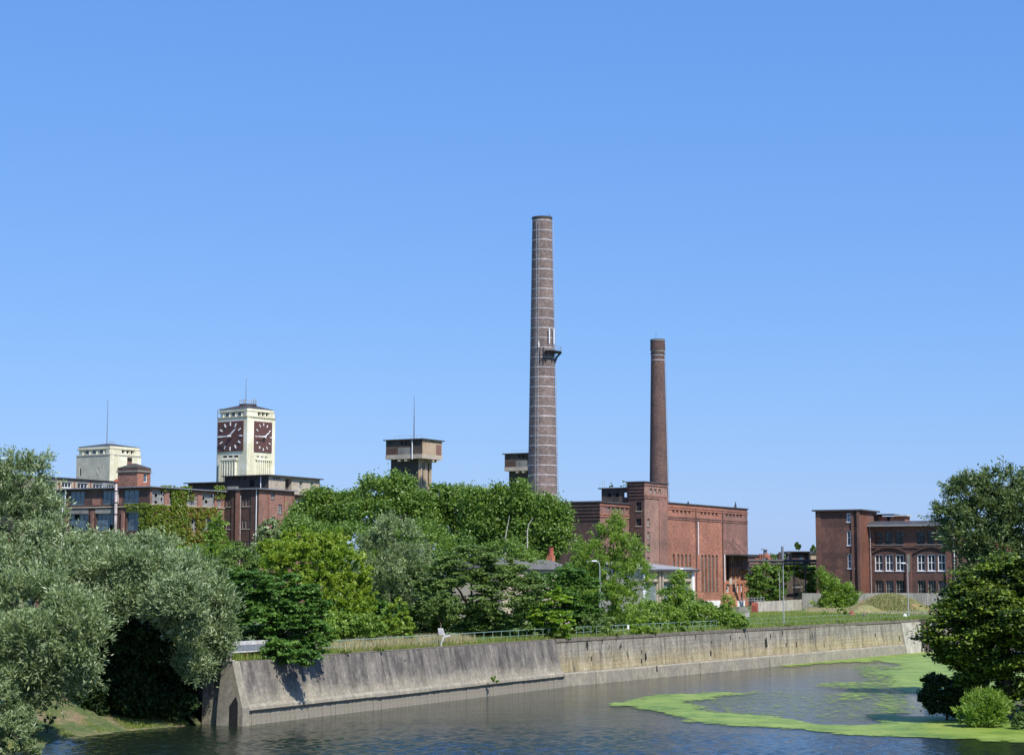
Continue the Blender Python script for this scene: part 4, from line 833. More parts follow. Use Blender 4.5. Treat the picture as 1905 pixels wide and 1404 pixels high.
# ---------------------------------------------------------------- block behind, only its pale top storey in view
rb_ = Bld('rear_building', 'pale top storey with square windows behind the dark brick factory roof', 214, 392, 28)
xs0 = rb_.pick(40, 895, 'y', 0)[0]; zt_ = rb_.pick(214, 896.5, 'y', 0)[1]
zw0, zw1 = rb_.pick(154, 909, 'y', 0)[1], rb_.pick(154, 898.4, 'y', 0)[1]
ww = [(rb_.pick(a, 900, 'y', 0)[0], zw0, rb_.pick(c, 900, 'y', 0)[0], zw1) for a, c in ((60, 78), (88, 106), (115.5, 133.5), (144.5, 164), (173.5, 192), (199, 213))]
rb_.wall('y', 0, xs0, .0, 0, zt_, ww, M['conc_beige'], depth=.35)
for r in ww: rb_.win('y', 0, r, 3, 1, 'frame_white', 'pane_dark', depth=.2, bar=.16)
rb_.wall('x', xs0, 0, 12, 0, zt_, [], M['conc_dark']); rb_.slab('roof', 'roof_dark', xs0-.3, .3, -.4, 12, zt_, zt_+.2)
for k in range(5): x = ww[k][2]+.6; rb_.slab('downpipe', 'rust', x, x+.16, -.2, -.004, zw0-2, zt_-.1)

# ---------------------------------------------------------------- stair block with rooftop storey
sb = Bld('factory_building', 'dark brick stair block with grey rooftop storey in front of the clock tower', 479.5, 368.3, 28)
Zs = lambda y, px=480: sb.pick(px, y, 'y', 0)[1]
zt = Zs(909.5); yl = sb.pick(417, 930, 'x', 0)[0]; xr = sb.pick(547.5, 930, 'y', 0)[0]
slots = []
for ya, yb_ in ((926, 941), (965.5, 983), (1005, 1021)):
    slots += fz(sb, 'x', 0, [(421, 424.3), (427.2, 430.8), (451, 454.2), (457, 460.3), (463.3, 466.6)], ya, yb_, 479)
RW = sb.rects('y', 0, [(503.7, 915.5, 511.5, 927), (517, 938, 525, 955), (505, 961, 512, 973)])
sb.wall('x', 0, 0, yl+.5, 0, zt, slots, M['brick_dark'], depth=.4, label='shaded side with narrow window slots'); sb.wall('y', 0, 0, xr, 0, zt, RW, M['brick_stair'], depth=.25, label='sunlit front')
for r in slots: sb.win('x', 0, r, 1, 3, 'frame_grey', 'pane_dark', depth=.15, bar=.09, sill='conc_pale')
for r in RW: sb.win('y', 0, r, 2, 3, 'frame_dark', 'pane_grey', depth=.15, sill='conc_grey')
ym = [sb.pick(p, 940, 'x', 0)[0] for p in (448.5, 441)]; sb.slab('pilaster', 'brick_stair', -.55, -.004, ym[0], ym[1], 0, zt-.02)
mb = MB(); mb.tube([(-.4, ym[0]-.15, zt-1.2), (-.4, ym[0]-.15, 3)], .08, 6); mb.build('downpipe', M['pipe_grey'], sb.e)
for p in (436, 472): y = sb.pick(p, 940, 'x', 0)[0]; sb.slab('pilaster', 'brick_dark', -.22, -.004, y-.6, y+.6, 0, zt-.02)
for p in (498.7, 528.5, 544): x = sb.pick(p, 940, 'y', 0)[0]; sb.slab('downpipe', 'rust', x-.06, x+.06, -.12, -.004, 0, zt-.02)
mb = MB(); mb.tube([(-.3, .4, zt), (-.3, .4, 3)], .1, 6); mb.build('downpipe', M['pipe_white'], sb.e)
sb.slab('roof', 'roof_dark', -.7, xr+.4, -.6, yl+4, zt, zt+.2); sb.slab('gutter', 'gutter', -.82, -.71, -.7, yl, zt, zt+.2); sb.slab('gutter', 'gutter', -.7, xr+.4, -.72, -.61, zt, zt+.2)
zg = sb.pick(560, 922, 'y', 3)[1]; xg = sb.pick(612, 930, 'y', 3)[0]; rg = sb.rects('y', 3, [(550.5, 928, 565, 946), (580, 929, 592, 947)]); rg = [(a, rg[0][1], c, rg[0][3]) for a, _, c, _ in rg]
sb.wall('y', 3, xr, xg, 0, zg, rg, M['brick_stair'], depth=.25); [sb.win('y', 3, r, 4, 3, 'frame_grey', 'pane_grey', depth=.15, bar=.06) for r in rg]
sb.slab('roof', 'roof_dark', xr+.41, xg, 2.4, 12, zg, zg+.2); sb.slab('wall', 'brick_dark', xr-.01, xr, .01, 3, 0, zt-.02)
# rooftop storey
pv = 3.2; xc = sb.pick(500, 890, 'y', pv)[0]; zp = sb.pick(500, 884.5, 'y', pv)[1]; y2 = sb.pick(417.5, 890, 'x', xc)[0]; y3 = sb.pick(350, 900, 'x', xc)[0]; xe2 = sb.pick(595, 895, 'y', pv)[0]
sm = sb.rects('x', xc, [(433, 888, 436, 891.5), (443.5, 887.7, 447, 891.2), (454.5, 887.4, 458, 890.9), (464.7, 893, 473, 904.5)])
sb.wall('x', xc, pv, y2, zt, zp, sm, M['conc_dark'], name='penthouse_wall', depth=.3)
for r in sm: mb = MB(); mb.quad((xc+.29, r[2], r[1]), (xc+.29, r[0], r[1]), (xc+.29, r[0], r[3]), (xc+.29, r[2], r[3])); mb.build('dark_room', M['pane_hollow'], sb.e)
br = sb.rects('y', pv, [(556.8, 894.8, 562.8, 908.5), (577, 896.5, 582.6, 910), (530.6, 891, 542.6, 912)]); br[2] = (br[2][0], zt, br[2][2], zp-.3)
sb.wall('y', pv, xc, xe2, zt, zp, [br[2]], M['conc_beige'], name='penthouse_wall', depth=1.2) if False else sb.wall('y', pv, xc, xe2, zg-.2, zp, [(br[2][0], zt, br[2][2], zp-.3), br[0], br[1]], M['conc_beige'], name='penthouse_wall', depth=.9)
for r in br[:2]: sb.win('y', pv, r, 1, 3, 'frame_grey', 'pane_grey', depth=.2)
sb.slab('recess_back', 'conc_black', br[2][0], br[2][2], pv+.9, pv+1, zt, zp); sb.slab('roof', 'roof_dark', xc-.9, xe2+.5, pv-.7, y2+.1, zp, zp+.22)
zlow = sb.pick(400, 896.5, 'x', xc)[1]; sb.wall('x', xc, y2, y3, zt, zlow-.2, [], M['conc_dark'], name='penthouse_wall'); sb.slab('roof', 'roof_dark', xc-.9, xc+6, y2+.11, y3+.6, zlow-.2, zlow)
mb = MB(); y = sb.pick(485, 895, 'x', xc-.3)[0]; mb.tube([(xc-.3, y, zt), (xc-.3, y, zp-.1)], .1, 6); mb.build('downpipe', M['pipe_white'], sb.e)
for k in range(3): x = xc+1.6+.9*k; sb.slab('air_hole', 'pane_hollow', x, x+.4, pv-.02, pv-.004, zp-.6, zp-.2)
sb.slab('parapet_block', 'conc_grey', .4, 1.6, yl-2.4, yl-.3, zt+.2, zt+.75)

# ---------------------------------------------------------------- brick office at the right
ob = Bld('office_building', 'brown brick office block with white cross windows and arched brows, at the right', 1602, 361, 27)
yt = ob.pick(1518, 1000, 'x', 0)[0]; zt = ob.pick(1602, 949.5, 'x', 0)[1]
wt = fz(ob, 'x', 0, [(1574, 1586)], 954, 970.6, 1580) + fz(ob, 'x', 0, [(1574, 1586)], 986, 1014, 1580) + fz(ob, 'x', 0, [(1574.5, 1586.5)], 1029.5, 1057, 1580) + fz(ob, 'x', 0, [(1575, 1587)], 1086, 1113, 1580)
xs_ = ob.pick(1616.5, 1000, 'y', 0)[0]
zA_, zB_ = ob.pick(1540, 1027, 'x', 0)[1], ob.pick(1540, 981, 'x', 0)[1]
def clipw(L, a, c): return [(r[0], max(r[1], a), r[2], min(r[3], c)) for r in L if r[1] < c and r[3] > a]
for a_, c_, m_ in ((0, zA_, 'brick_office_low'), (zA_, zB_, 'brick_office'), (zB_, zt, 'brick_office_low')): ob.wall('x', 0, 0, yt, a_, c_, clipw(wt, a_, c_), M[m_], depth=.35)  # stained lower brick; same darker tone in a band under the eaves
for px_, py_ in ((1541.5, 1046), (1560.5, 1046), (1541.5, 1065), (1561, 1066)):      # round ghosts of removed vats on the brick
    yy_, zz_ = ob.pick(px_, py_, 'x', 0); mb = MB(); mb.tube([(-.012, yy_, zz_), (.05, yy_, zz_)], .85, 24); mb.build('round_patch', M['brick_office'], ob.e); ob.wall('y', 0, 0, xs_, 0, zt, [], M['brick_red'], label='narrow sunlit flank of the stair tower')
for i, r in enumerate(wt): ob.win('x', 0, r, 2, 2, 'frame_white', 'pane_dark' if i else 'pane_blue', depth=.22, bar=.16, sill='white')
ob.slab('wall', 'brick_office', xs_, 12, 0, .02, 0, zt-.01); ob.slab('wall', 'brick_office', .01, 12, yt-.02, yt, 0, zt-.01)
p1 = ob.pick(1601, 1000, 'x', 0)[0]; ob.slab('pilaster', 'brick_office', -.45, -.004, .0, .55, 0, zt-.02); ob.slab('pilaster', 'brick_office', -.12, -.004, yt-1.0, yt, 0, zt-.02); ob.slab('pilaster', 'brick_office', -.25, -.004, 1.3, 1.75, 0, zt-.02)
zr0 = ob.pick(1560, 981, 'x', 0)[1]; ob.slab('wall_field', 'brick_dark', -.02, -.004, 1.8, yt-1.0, zr0, zt-.05, 'dark band under the eaves') if False else None
ob.slab('roof', 'roof_dark', -.6, 12.5, -.6, yt+.6, zt, zt+.28)
ye_ = ob.pick(1778, 1000, 'x', xs_)[0]; zm = ob.pick(1640, 979, 'x', xs_)[1]
colsA = [(1625, 1640.5), (1644.6, 1659), (1663.5, 1679), (1703.5, 1718.4), (1722.6, 1737), (1741.6, 1756)]
w1 = fz(ob, 'x', xs_, colsA, 988, 1012.5, 1660); w2 = fz(ob, 'x', xs_, colsA, 1031, 1061.5, 1660); w3 = fz(ob, 'x', xs_, colsA, 1079, 1112, 1660)
zC_ = ob.pick(1650, 1019, 'x', xs_)[1]
for a_, c_, m_ in ((0, zC_, 'brick_office_low'), (zC_, zm, 'brick_office')): ob.wall('x', xs_, ye_, -.01, a_, c_, clipw(w1+w2+w3, a_, c_), M[m_], depth=.4)
for r in w1: ob.win('x', xs_, r, 3, 3, 'frame_dark', 'pane_dark', depth=.3, bar=.08, sill='conc_grey')
for r in w2: ob.win('x', xs_, r, 2, 2, 'frame_white', 'pane_dark', depth=.2, bar=.17, sill='white')
for r in w3: ob.win('x', xs_, r, 3, 2, 'frame_grey', 'pane_dark', depth=.3, bar=.07)
for g in (w2[:3], w2[3:]):                          # segmental brick brows
    ya, yb_ = max(r[2] for r in g)+.5, min(r[0] for r in g)-.5; zb0 = g[0][3]+.15; cy = (ya+yb_)/2; hw = (ya-yb_)/2; rise = 1.15; n = 12
    for k in range(n):
        t0, t1 = -1+2*k/n, -1+2*(k+1)/n; f = lambda t: zb0+rise*(1-t*t)
        mb = MB(); A0, A1 = cy+hw*t0, cy+hw*t1; mb.v = [(xs_-.28, A0, f(t0)), (xs_-.28, A1, f(t1)), (xs_-.004, A1, f(t1)), (xs_-.004, A0, f(t0)), (xs_-.28, A0, f(t0)+.4), (xs_-.28, A1, f(t1)+.4), (xs_-.004, A1, f(t1)+.4), (xs_-.004, A0, f(t0)+.4)]
        mb.f = [(0,1,5,4), (3,7,6,2), (0,3,2,1), (4,5,6,7), (1,2,6,5), (0,4,7,3)]; mb.build('arch_segment', M['brick_dark'], ob.e)
for px in (1616.8, 1690.5, 1765):
    y = ob.pick(px, 1040, 'x', xs_)[0]; ob.slab('pilaster', 'brick_office', xs_-.3, xs_-.004, y-.55, y+.25 if px < 1620 else y+.55, 0, w2[0][3]+.4); 
y = ob.pick(1690.5, 1040, 'x', xs_)[0]; ob.slab('plaque', 'conc_grey', xs_-.34, xs_-.302, y-.3, y+.3, w2[0][1]-.2, w2[0][3], 'pale blank panel on the pier')
ob.slab('string_course', 'brick_dark', xs_-.16, xs_-.004, ye_, -.02, w1[0][1]-.75, w1[0][1]-.5)
ob.slab('roof', 'roof_grey', xs_-1.3, xs_+9, ye_-.8, -.02, zm, zm+.3, 'low flat eaves')
mb = MB(); mb.prism([(xs_-1.2, ye_-.7), (xs_+9, ye_-.7), (xs_+9, -.05), (xs_-1.2, -.05)], zm+.301, zm+1.1, [(xs_+1.5, ye_+1), (xs_+7, ye_+1), (xs_+7, -.06), (xs_+1.5, -.06)]); mb.build('roof', M['roof_dark'], ob.e)
ob.slab('wall', 'brick_office', xs_, xs_+9, ye_, ye_+.02, 0, zm-.01)
mb = MB(); y = -.35; mb.tube([(xs_-.35, y, 0), (xs_-.35, y, zm-.7), (xs_-1.0, y, zm-.1)], .09, 6); mb.build('downpipe', M['pipe_grey'], ob.e)
mb = MB(); y = ye_+.3; mb.tube([(xs_-.3, y, 0), (xs_-.3, y, zm)], .1, 6); mb.build('downpipe', M['pipe_white'], ob.e)
# roof room
vx = xs_+4; za = ob.pick(1650, 976, 'x', vx)[1]; zb2 = ob.pick(1640, 957.5, 'x', vx)[1]; yA, yB, yC = [ob.pick(p, 965, 'x', vx)[0] for p in (1618, 1634, 1683)]
ob.slab('roof_room_wall', 'brick_dark', vx, vx+3, yB, yA, zm+.3, zb2, 'dark end of the roof room'); xq = vx
ob.slab('roof_room_wall', 'brick_orange', vx+.3, vx+4, yC, yB-.01, zm+.3, zb2-.3); ob.slab('roof', 'roof_dark', vx-.5, vx+4, yB-3.3, yA+.2, zb2, zb2+.18); ob.slab('roof', 'board_grey', vx-.3, vx+4, yC-.5, yB-3.31, zb2-.3, zb2-.05)
ob.slab('door', 'pane_hollow', vx+.27, vx+.296, yB-2.3, yB-1.7, zm+.6, zb2-.4)
# rose brick neighbour glimpsed right of the office
nb = Bld('brick_house', 'rose coloured brick house glimpsed through the big tree beside the office', 1782, 392, 27)
nb.wall('x', 0, -16, 0, 0, nb.pick(1790, 1000, 'x', 0)[1], [], M['brick_red']); nb.slab('roof', 'roof_dark', -.5, 9, -16.5, .5, nb.pick(1790, 1000, 'x', 0)[1], nb.pick(1790, 1000, 'x', 0)[1]+.3)
wz = nb.pick(1800, 1040, 'x', 0)[1]
for k in range(4): nb.win('x', 0, (-3.2-3.6*k, wz, -1.8-3.6*k, wz+2.4), 2, 2, 'frame_white', 'pane_dark', depth=-.1, bar=.15)

# ---------------------------------------------------------------- vehicle shed in front of the power house
sh = Bld('vehicle_shed', 'low cream vehicle shed with grey-green doors, in front of the red brick power house', 1195, 318, 30)
xe = sh.pick(1289.5, 1080, 'y', 0)[0]; ze = sh.pick(1240, 1060, 'y', 0)[1]; gx = lambda p: sh.pick(p, 1085, 'y', 0)[0]; zd = sh.pick(1240, 1084, 'y', 0)[1]
doors = [(gx(a), -.1, gx(c), zd) for a, c in ((1199.6, 1222.5), (1232, 1253), (1257.5, 1284))]
sh.wall('y', 0, 0, xe, -.1, ze, doors, M['conc_shed'], depth=.35, label='pale front above the doors'); sh.slab('wall', 'conc_pale', -.01, 0, .01, 12, 0, ze+.6); sh.slab('wall', 'conc_pale', xe-.01, xe, .01, 12, 0, ze+.6)
for r in doors:
    n = 5
    for k in range(n): a = r[0]+(r[2]-r[0])*k/n; c = r[0]+(r[2]-r[0])*(k+1)/n; sh.slab('door_leaf', 'door_grey', a+.03, c-.03, .3, .36, 0, r[3]-.02)
    sh.slab('lintel', 'conc_dark', r[0]-.2, r[2]+.2, -.06, -.004, r[3], r[3]+.3)
for a, c, m in ((1195, 1197, 'white'), (1223.8, 1226.5, 'conc_beige'), (1229.6, 1231.4, 'conc_beige'), (1253.6, 1256.5, 'rust'), (1285.2, 1289.4, 'white')): sh.slab('post', m, gx(a), gx(c), -.35, -.07, 0, ze-.02)
sh.slab('recess', 'pane_hollow', gx(1226.8), gx(1229.4), -.05, -.004, 0, ze-.3); sh.slab('vent_box', 'conc_grey', gx(1258), gx(1262), -.5, -.07, zd+.2, ze-.4)
zr = sh.pick(1230, 1046, 'y', 11)[1]
mb = MB(); n = 12
for k in range(n):
    a = -.6+(xe+1.2)*k/n; c = -.6+(xe+1.2)*(k+1)/n-.04; mb = MB(); mb.v = [(a, -.9, ze), (c, -.9, ze), (c, 12, zr), (a, 12, zr), (a, -.9, ze+.16), (c, -.9, ze+.16), (c, 12, zr+.16), (a, 12, zr+.16)]
    mb.f = [(0,3,2,1), (4,5,6,7), (0,1,5,4), (1,2,6,5), (2,3,7,6), (3,0,4,7)]; mb.build('roof_sheet', M['roof_grey'], sh.e)
sh.slab('fascia', 'roof_dark', -.6, xe+.6, -1.0, -.91, ze-.25, ze+.14)

# little house in the wood: only roof and chimney show
hh = Bld('small_house', 'small grey-roofed house sunk among the trees with one red chimney', 935, 226, 30, cat='house')
xh = hh.pick(1062, 1045, 'y', 0)[0]; zr = hh.pick(990, 1040, 'y', 3)[1]; hh.slab('wall', 'conc_beige', 0, xh, 0, 7, 0, zr-1.3)
mb = MB(); mb.prism([(-.4, -.5), (xh+.4, -.5), (xh+.4, 7.5), (-.4, 7.5)], zr-1.3, zr-.05, [(-.4, 3.3), (xh+.4, 3.3), (xh+.4, 3.7), (-.4, 3.7)]); mb.build('roof', M['roof_old'], hh.e)
xq = hh.pick(1025, 1040, 'y', 3.5)[0]; zq = hh.pick(1025, 1018, 'y', 3.5)[1]; ch = hh.slab('chimney', 'brick_orange', xq-.4, xq+.4, 3.1, 3.9, zr-.5, zr+.55); mb = MB(); mb.tube([(xq, 3.5, zr+.5), (xq, 3.5, zr+.9), (xq, 3.5, zq)], [.42, .33, .36], 10); mb.build('chimney_pot', M['rust_red'], ch)

# ---------------------------------------------------------------- walls on the far lawn
def wallrun(name, label, pxa, pya, pxb, pyb, h, m, n, cat='wall', t=.3, part='wall_panel'):
    a, b = on(pxa, pya), on(pxb, pyb); d = b-a; L = d.length; e = thing(name, label, cat, (a.x, a.y, 0), math.atan2(d.y, d.x)); rn = random.Random(n)
    for k in range(n): mb = MB(); o = rn.uniform(-.02, .02); mb.box(L*k/n+.02, L*(k+1)/n-.02, o, t+o, -.1, h+rn.uniform(-.04, .04)); mb.build(part, M[m], e)
    return e, L
e, L = wallrun('concrete_wall', 'low pale stained concrete wall with a rusty end, behind the tall thin poles', 1407.5, 1139.5, 1493, 1133, 1.85, 'conc_pale', 8)
mb = MB(); mb.prism([(-1.1, -.3), (-.02, -.3), (-.02, .6), (-1.1, .6)], -.1, 1.25); mb.prism([(-1.1, -.3), (-.02, -.3), (-.02, .6), (-1.1, .6)], 1.25, 1.75, [(-.8, -.3), (-.1, -.3), (-.1, .6), (-.8, .6)]); mb.build('rusty_end_box', M['rust_red'], e)
mb = MB(); [mb.beam((1+2.2*k, .6, 1.7), (1+2.2*k, .6, 2.6), .06) for k in range(4)]; mb.beam((-9, .6, 2.5), (8, .6, 2.5), .05); mb.beam((-9, .6, 2.1), (8, .6, 2.1), .05); mb.build('handrail', M['steel_grey'], e)
wallrun('concrete_wall', 'long grey concrete boundary wall in front of the brick office', 1492.5, 1132, 1800, 1131, 2.95, 'conc_grey', 16)
wallrun('concrete_wall', 'short broken bit of low wall beside the power house corner', 1374, 1137, 1391, 1136, .7, 'conc_grey', 2)
e, L = wallrun('white_fence', 'row of small white boards in front of the vehicle shed', 1206, 1136, 1252, 1134.5, 1.6, 'white', 12, cat='fence', t=.08, part='board')

# ---------------------------------------------------------------- pipe bridge and far yard
pb = thing('pipe_bridge', 'dark horizontal pipe bridge spanning from the power house to the brick office', 'pipe bridge', (0, 0, 0))
a, b = at(1393, 1042.5, 372), at(1519, 1043, 372); a2, b2 = at(1395, 1049, 372), at(1519, 1048.5, 372)
for p, q, w in ((a, b, .3), (a2, b2, .22)): mb = MB(); mb.tube([p, q], w, 8); mb.build('pipe', M['steel_dark'], pb)
for k in range(7): t = k/6; p = a.lerp(b, t); mb = MB(); mb.beam((p.x, p.y+.3, 0), (p.x, p.y+.3, p.z-.25), .22); mb.build('support_post', M['steel_dark'], pb)
def boxy(name, label, px0, px1, ytop, D, m, cat, depth=8, roof='roof_dark', over=.3):
    p, q = at(px0, ytop, D), at(px1, ytop, D); e = thing(name, label, cat, (p.x, p.y, 0)); w = q.x-p.x
    mb = MB(); mb.box(0, w, 0, depth, 0, p.z-.2); mb.build('wall', M[m], e); mb = MB(); mb.box(-over, w+over, -over, depth+over, p.z-.2, p.z); mb.build('roof', M[roof], e); return e, w, p
boxy('yard_building', 'small flat rose brick building beyond the pipe bridge', 1404, 1435, 1032.5, 430, 'brick_orange', 'building')
boxy('yard_building', 'small brown building touching the power house corner', 1383, 1405, 1034, 424, 'brick_stair', 'building')
e, w, p = boxy('yard_building', 'dark flat-roofed hut with a jutting roof beside the brick office', 1473, 1507, 1025, 415, 'brick_dark', 'building', over=.9)
mb = MB(); mb.box(w*.4, w*.6, -.05, -.004, p.z-3, p.z-1.1); mb.build('window', M['pane_blue'], e)
boxy('yard_building', 'tan strip of building between the dark hut and the brick office', 1508, 1525, 1028, 412, 'conc_tan', 'building')
e, w, p = boxy('ivy_shed', 'low dark building smothered in ivy behind the thin poles', 1396, 1524, 1053, 392, 'conc_black', 'building')
mb = MB(); mb.box(w*.62, w*.72, -.06, -.004, 0, 4.4); mb.build('doorway', M['pane_hollow'], e); mb = MB(); mb.beam((w*.58, -1.2, 3.8), (w*.74, -1.2, 3.9), .3); mb.build('lintel', M['conc_grey'], e)
def vert(name, label, px, y0, y1, D, r, m, cat, capr=None, base=None):
    p, q = at(px, y0, D), at(px, y1, D); e = thing(name, label, cat, (p.x, p.y, 0)); zb = q.z if base is None else base
    mb = MB(); mb.tube([(0, 0, zb), (0, 0, p.z)], r, 8); mb.build('pipe', M[m], e); return e, p.z
vert('vent_pipe', 'thin dark pipe standing left of the black flared vent', 1455.5, 1016, 1052, 400, .3, 'gutter', 'pipe', base=0)
vert('vent_pipe', 'left one of two rusty stub pipes on the pipe bridge', 1413.6, 1030, 1048, 374, .2, 'rust', 'pipe', base=0)
vert('vent_pipe', 'right one of two rusty stub pipes on the pipe bridge', 1418, 1030, 1048, 374, .2, 'rust', 'pipe', base=0)
p = at(1464.5, 1027, 402); e = thing('roof_vent', 'black waisted vent with a flared head', 'vent', (p.x, p.y, 0)); mb = MB(); mb.tube([(0, 0, 0), (0, 0, p.z-2.2), (0, 0, p.z-1.4), (0, 0, p.z-.5), (0, 0, p.z-.2), (0, 0, p.z)], [.8, .7, .33, .35, .75, .7], 12); mb.build('duct', M['steel_dark'], e, smooth=True)
p = at(1426, 1028, 400); e = thing('roof_vent', 'rusty mushroom vent under a grey capped tank', 'vent', (p.x, p.y, 0)); mb = MB(); mb.tube([(0, 0, 0), (0, 0, p.z-1)], .3, 8); mb.build('stalk', M['rust'], e); mb = MB(); mb.tube([(0, 0, p.z-1.1), (0, 0, p.z-.6), (0, 0, p.z)], [.9, .75, .2], 12); mb.build('hood', M['rust'], e)
p = at(1423.5, 1020, 408); e = thing('roof_tank', 'grey cowl with a flat lid behind the rusty mushroom vent', 'vent', (p.x, p.y, 0)); mb = MB(); mb.tube([(0, 0, 0), (0, 0, p.z-.3)], .45, 10); mb.build('cowl', M['steel_grey'], e); mb = MB(); mb.tube([(0, 0, p.z-.25), (0, 0, p.z-.1)], .95, 12); mb.build('lid', M['steel_grey'], e)
p = at(1451, 1030, 402); e = thing('chimney_stack', 'small brick stack left of the dark thin pipe', 'chimney', (p.x, p.y, 0)); mb = MB(); mb.box(-.5, .5, -.5, .5, 0, p.z); mb.build('stack', M['brick_dark'], e); mb = MB(); mb.box(-.3, .3, -.3, .3, p.z, p.z+.4); mb.build('cap', M['conc_dark'], e)

# ---------------------------------------------------------------- lamps and poles
def lamp(label, px, ytop, ybase, D=None, arm=None, head=True, r=.08, m='steel_grey', group='street lamps on the quay', z0=0):
    p = on(px, ybase) if D is None else at(px, 1070, D); t = at(px, ytop, p.y); H = t.z - z0
    e = thing('street_lamp', label, 'street lamp', (p.x, p.y, z0), 0, group)
    mb = MB(); mb.tube([(0, 0, 0), (0, 0, 1.1)], r*1.6, 8); mb.build('base', M[m], e)
    mb = MB()
    if arm:
        pts = [(0, 0, 1.05), (0, 0, H-.7)] + [(arm*(1-math.cos(R(a))), 0, H-.7+.7*math.sin(R(a))) for a in (30, 60, 90)]; mb.tube(pts, [r, r*.75, r*.7, r*.65, r*.6], 6)
    else: mb.tube([(0, 0, 1.05), (0, 0, H)], [r, r*.6], 6)
    mb.build('pole', M[m], e)
    if head:
        sgn = -1 if (arm or 0) < 0 else 1; x = arm or 0; mb = MB(); mb.prism([(x, -.14), (x+sgn*.6, -.12), (x+sgn*.68, 0), (x+sgn*.6, .12), (x, .14)][::sgn], H-.07, H+.10, [(x+sgn*.05, -.08), (x+sgn*.55, -.06), (x+sgn*.6, 0), (x+sgn*.55, .06), (x+sgn*.05, .08)][::sgn])
        h = mb.build('lamp_head', M['steel_grey'], e); mb = MB(); mb.box(min(x+sgn*.1, x+sgn*.52), max(x+sgn*.1, x+sgn*.52), -.09, .09, H-.11, H-.072); mb.build('lens', M['pane_grey'], h)
    return e
lamp('tall grey street lamp with its arm bent left, in front of the feathery willow', 1116.5, 1043, 1177, arm=-.3, r=.065)
lamp('grey street lamp with arm bent left, in front of the brick office', 1690.5, 1047, 1149, arm=-.3, r=.08)
lamp('lamp with white head above the shed eaves', 1256.5, 1057.5, 1140, D=300, arm=.7, r=.09)
lamp('lamp with white head in front of the left shed door', 1221.5, 1100, 1140, D=262, arm=-1.4, r=.05)
for lb, px, y0, y1, D in (('taller thin pole nearer the quay edge, before the round green trees', 1458.5, 1050, 1163, None), ('shorter pale pole behind the low pale wall', 1450, 1062, 1130, 348)):
    p = on(px, y1) if D is None else at(px, 1070, D); H = at(px, y0, p.y).z; e = thing('pole', lb, 'pole', (p.x, p.y, 0)); mb = MB(); mb.tube([(0, 0, 0), (0, 0, H)], [.075, .045], 8); mb.build('shaft', M['steel_grey'], e); mb = MB(); mb.tube([(0, 0, H), (0, 0, H+.12)], .1, 8); mb.build('cap', M['steel_dark'], e); mb = MB(); mb.box(-.2, .2, -.16, .16, 0, .5); mb.build('foot', M['conc_grey'], e)

# ---------------------------------------------------------------- railings on the quay
def railing(label, P, Q, n, H=1.05, sign=None, group='pale green railings along the quay', m='rail', rr=.024):
    d = Q-P; L = d.length; e = thing('railing', label, 'railing', (P.x, P.y, 0), math.atan2(d.y, d.x), group); step = L/n
    me = MB().tube([(0, 0, -.05), (0, 0, H)], rr, 6).mesh('post', M[m])
    for k in range(n+1): put('post', me, e, (step*k, 0, 0))
    for z, nm in ((H, 'top_rail'), (H*.5, 'middle_rail')): mb = MB(); mb.tube([(0, 0, z), (L, 0, z)], rr*1.05 if z == H else rr*.75, 6); mb.build(nm, M[m], e)
    if sign is not None: mb = MB(); mb.box(sign-.2, sign+.2, -.08, -.045, H*.55, H*.98); mb.build('sign_plate', M['white'], e)
    return e
off1 = inl*2.0
def alongA(px, off): # point along wall 1 at photo column
    u = (px - W_PX/2)/F_PX; o = A + inl*off; t = (u*o.y - o.x)/(qdir.x - u*qdir.y); return o + qdir*t
ud = (B-J).normalized(); inl2 = Vector((-ud.y, ud.x, 0))
def alongJ(px, off):
    u = (px - W_PX/2)/F_PX; o = J + inl2*off; t = (u*o.y - o.x)/(ud.x - u*ud.y); return o + ud*t
railing('long green railing above the sloping quay wall, small white plate at its right end', alongA(592, 1.3), alongA(1024, 1.3), 24, sign=(alongA(1024, 1.3)-alongA(592, 1.3)).length-.5)
railing('short isolated railing piece right of the bright yellow-green ash', alongJ(1071, 1.8), alongJ(1098, 1.8), 2)
railing('railing with a white plate beside the first street lamp', alongJ(1108, 1.8), alongJ(1186, 1.8), 8, sign=6.6)
railing('railing half buried in scrub between the lamp and the round bushes', alongJ(1192, 1.9), alongJ(1330, 1.9), 12)
railing('far thin railing crossing the open lawn', alongJ(1392, 2.2), alongJ(1745, 2.2), 30, m='rail', rr=.015)
# barrier at the near corner
P, Q = A + inl*1.2 + qdir*.3, A + inl*1.0 + qdir*6.6; d = Q-P; e = thing('board_barrier', 'weathered white and grey board barrier at the corner of the quay, beside the willow', 'barrier', P, math.atan2(d.y, d.x))
for z, h, m in ((.62, .3, 'board_grey'), (.22, .38, 'gutter'), (.08, .1, 'board_grey')): mb = MB(); mb.box(0, d.length, -.03, .03, z+.5, z+h+.5); mb.build('board', M[m], e)
for x in (.1, d.length*.5, d.length-.2): mb = MB(); mb.box(x-.06, x+.06, .035, .12, -.05, 1.42); mb.build('post', M['rust'], e)
P = A + inl*.25; e = thing('corner_post', 'tall pale twin post standing on the end corner of the quay', 'post', P)
for dx in (-.16, .12): mb = MB(); mb.tube([(dx, 0, 0), (dx, 0, 2.6)], .07, 6); mb.build('post', M['conc_pale'], e)
mb = MB(); mb.box(-.2, .18, -.05, .05, 2.2, 2.35); mb.build('tie_bar', M['rust'], e)
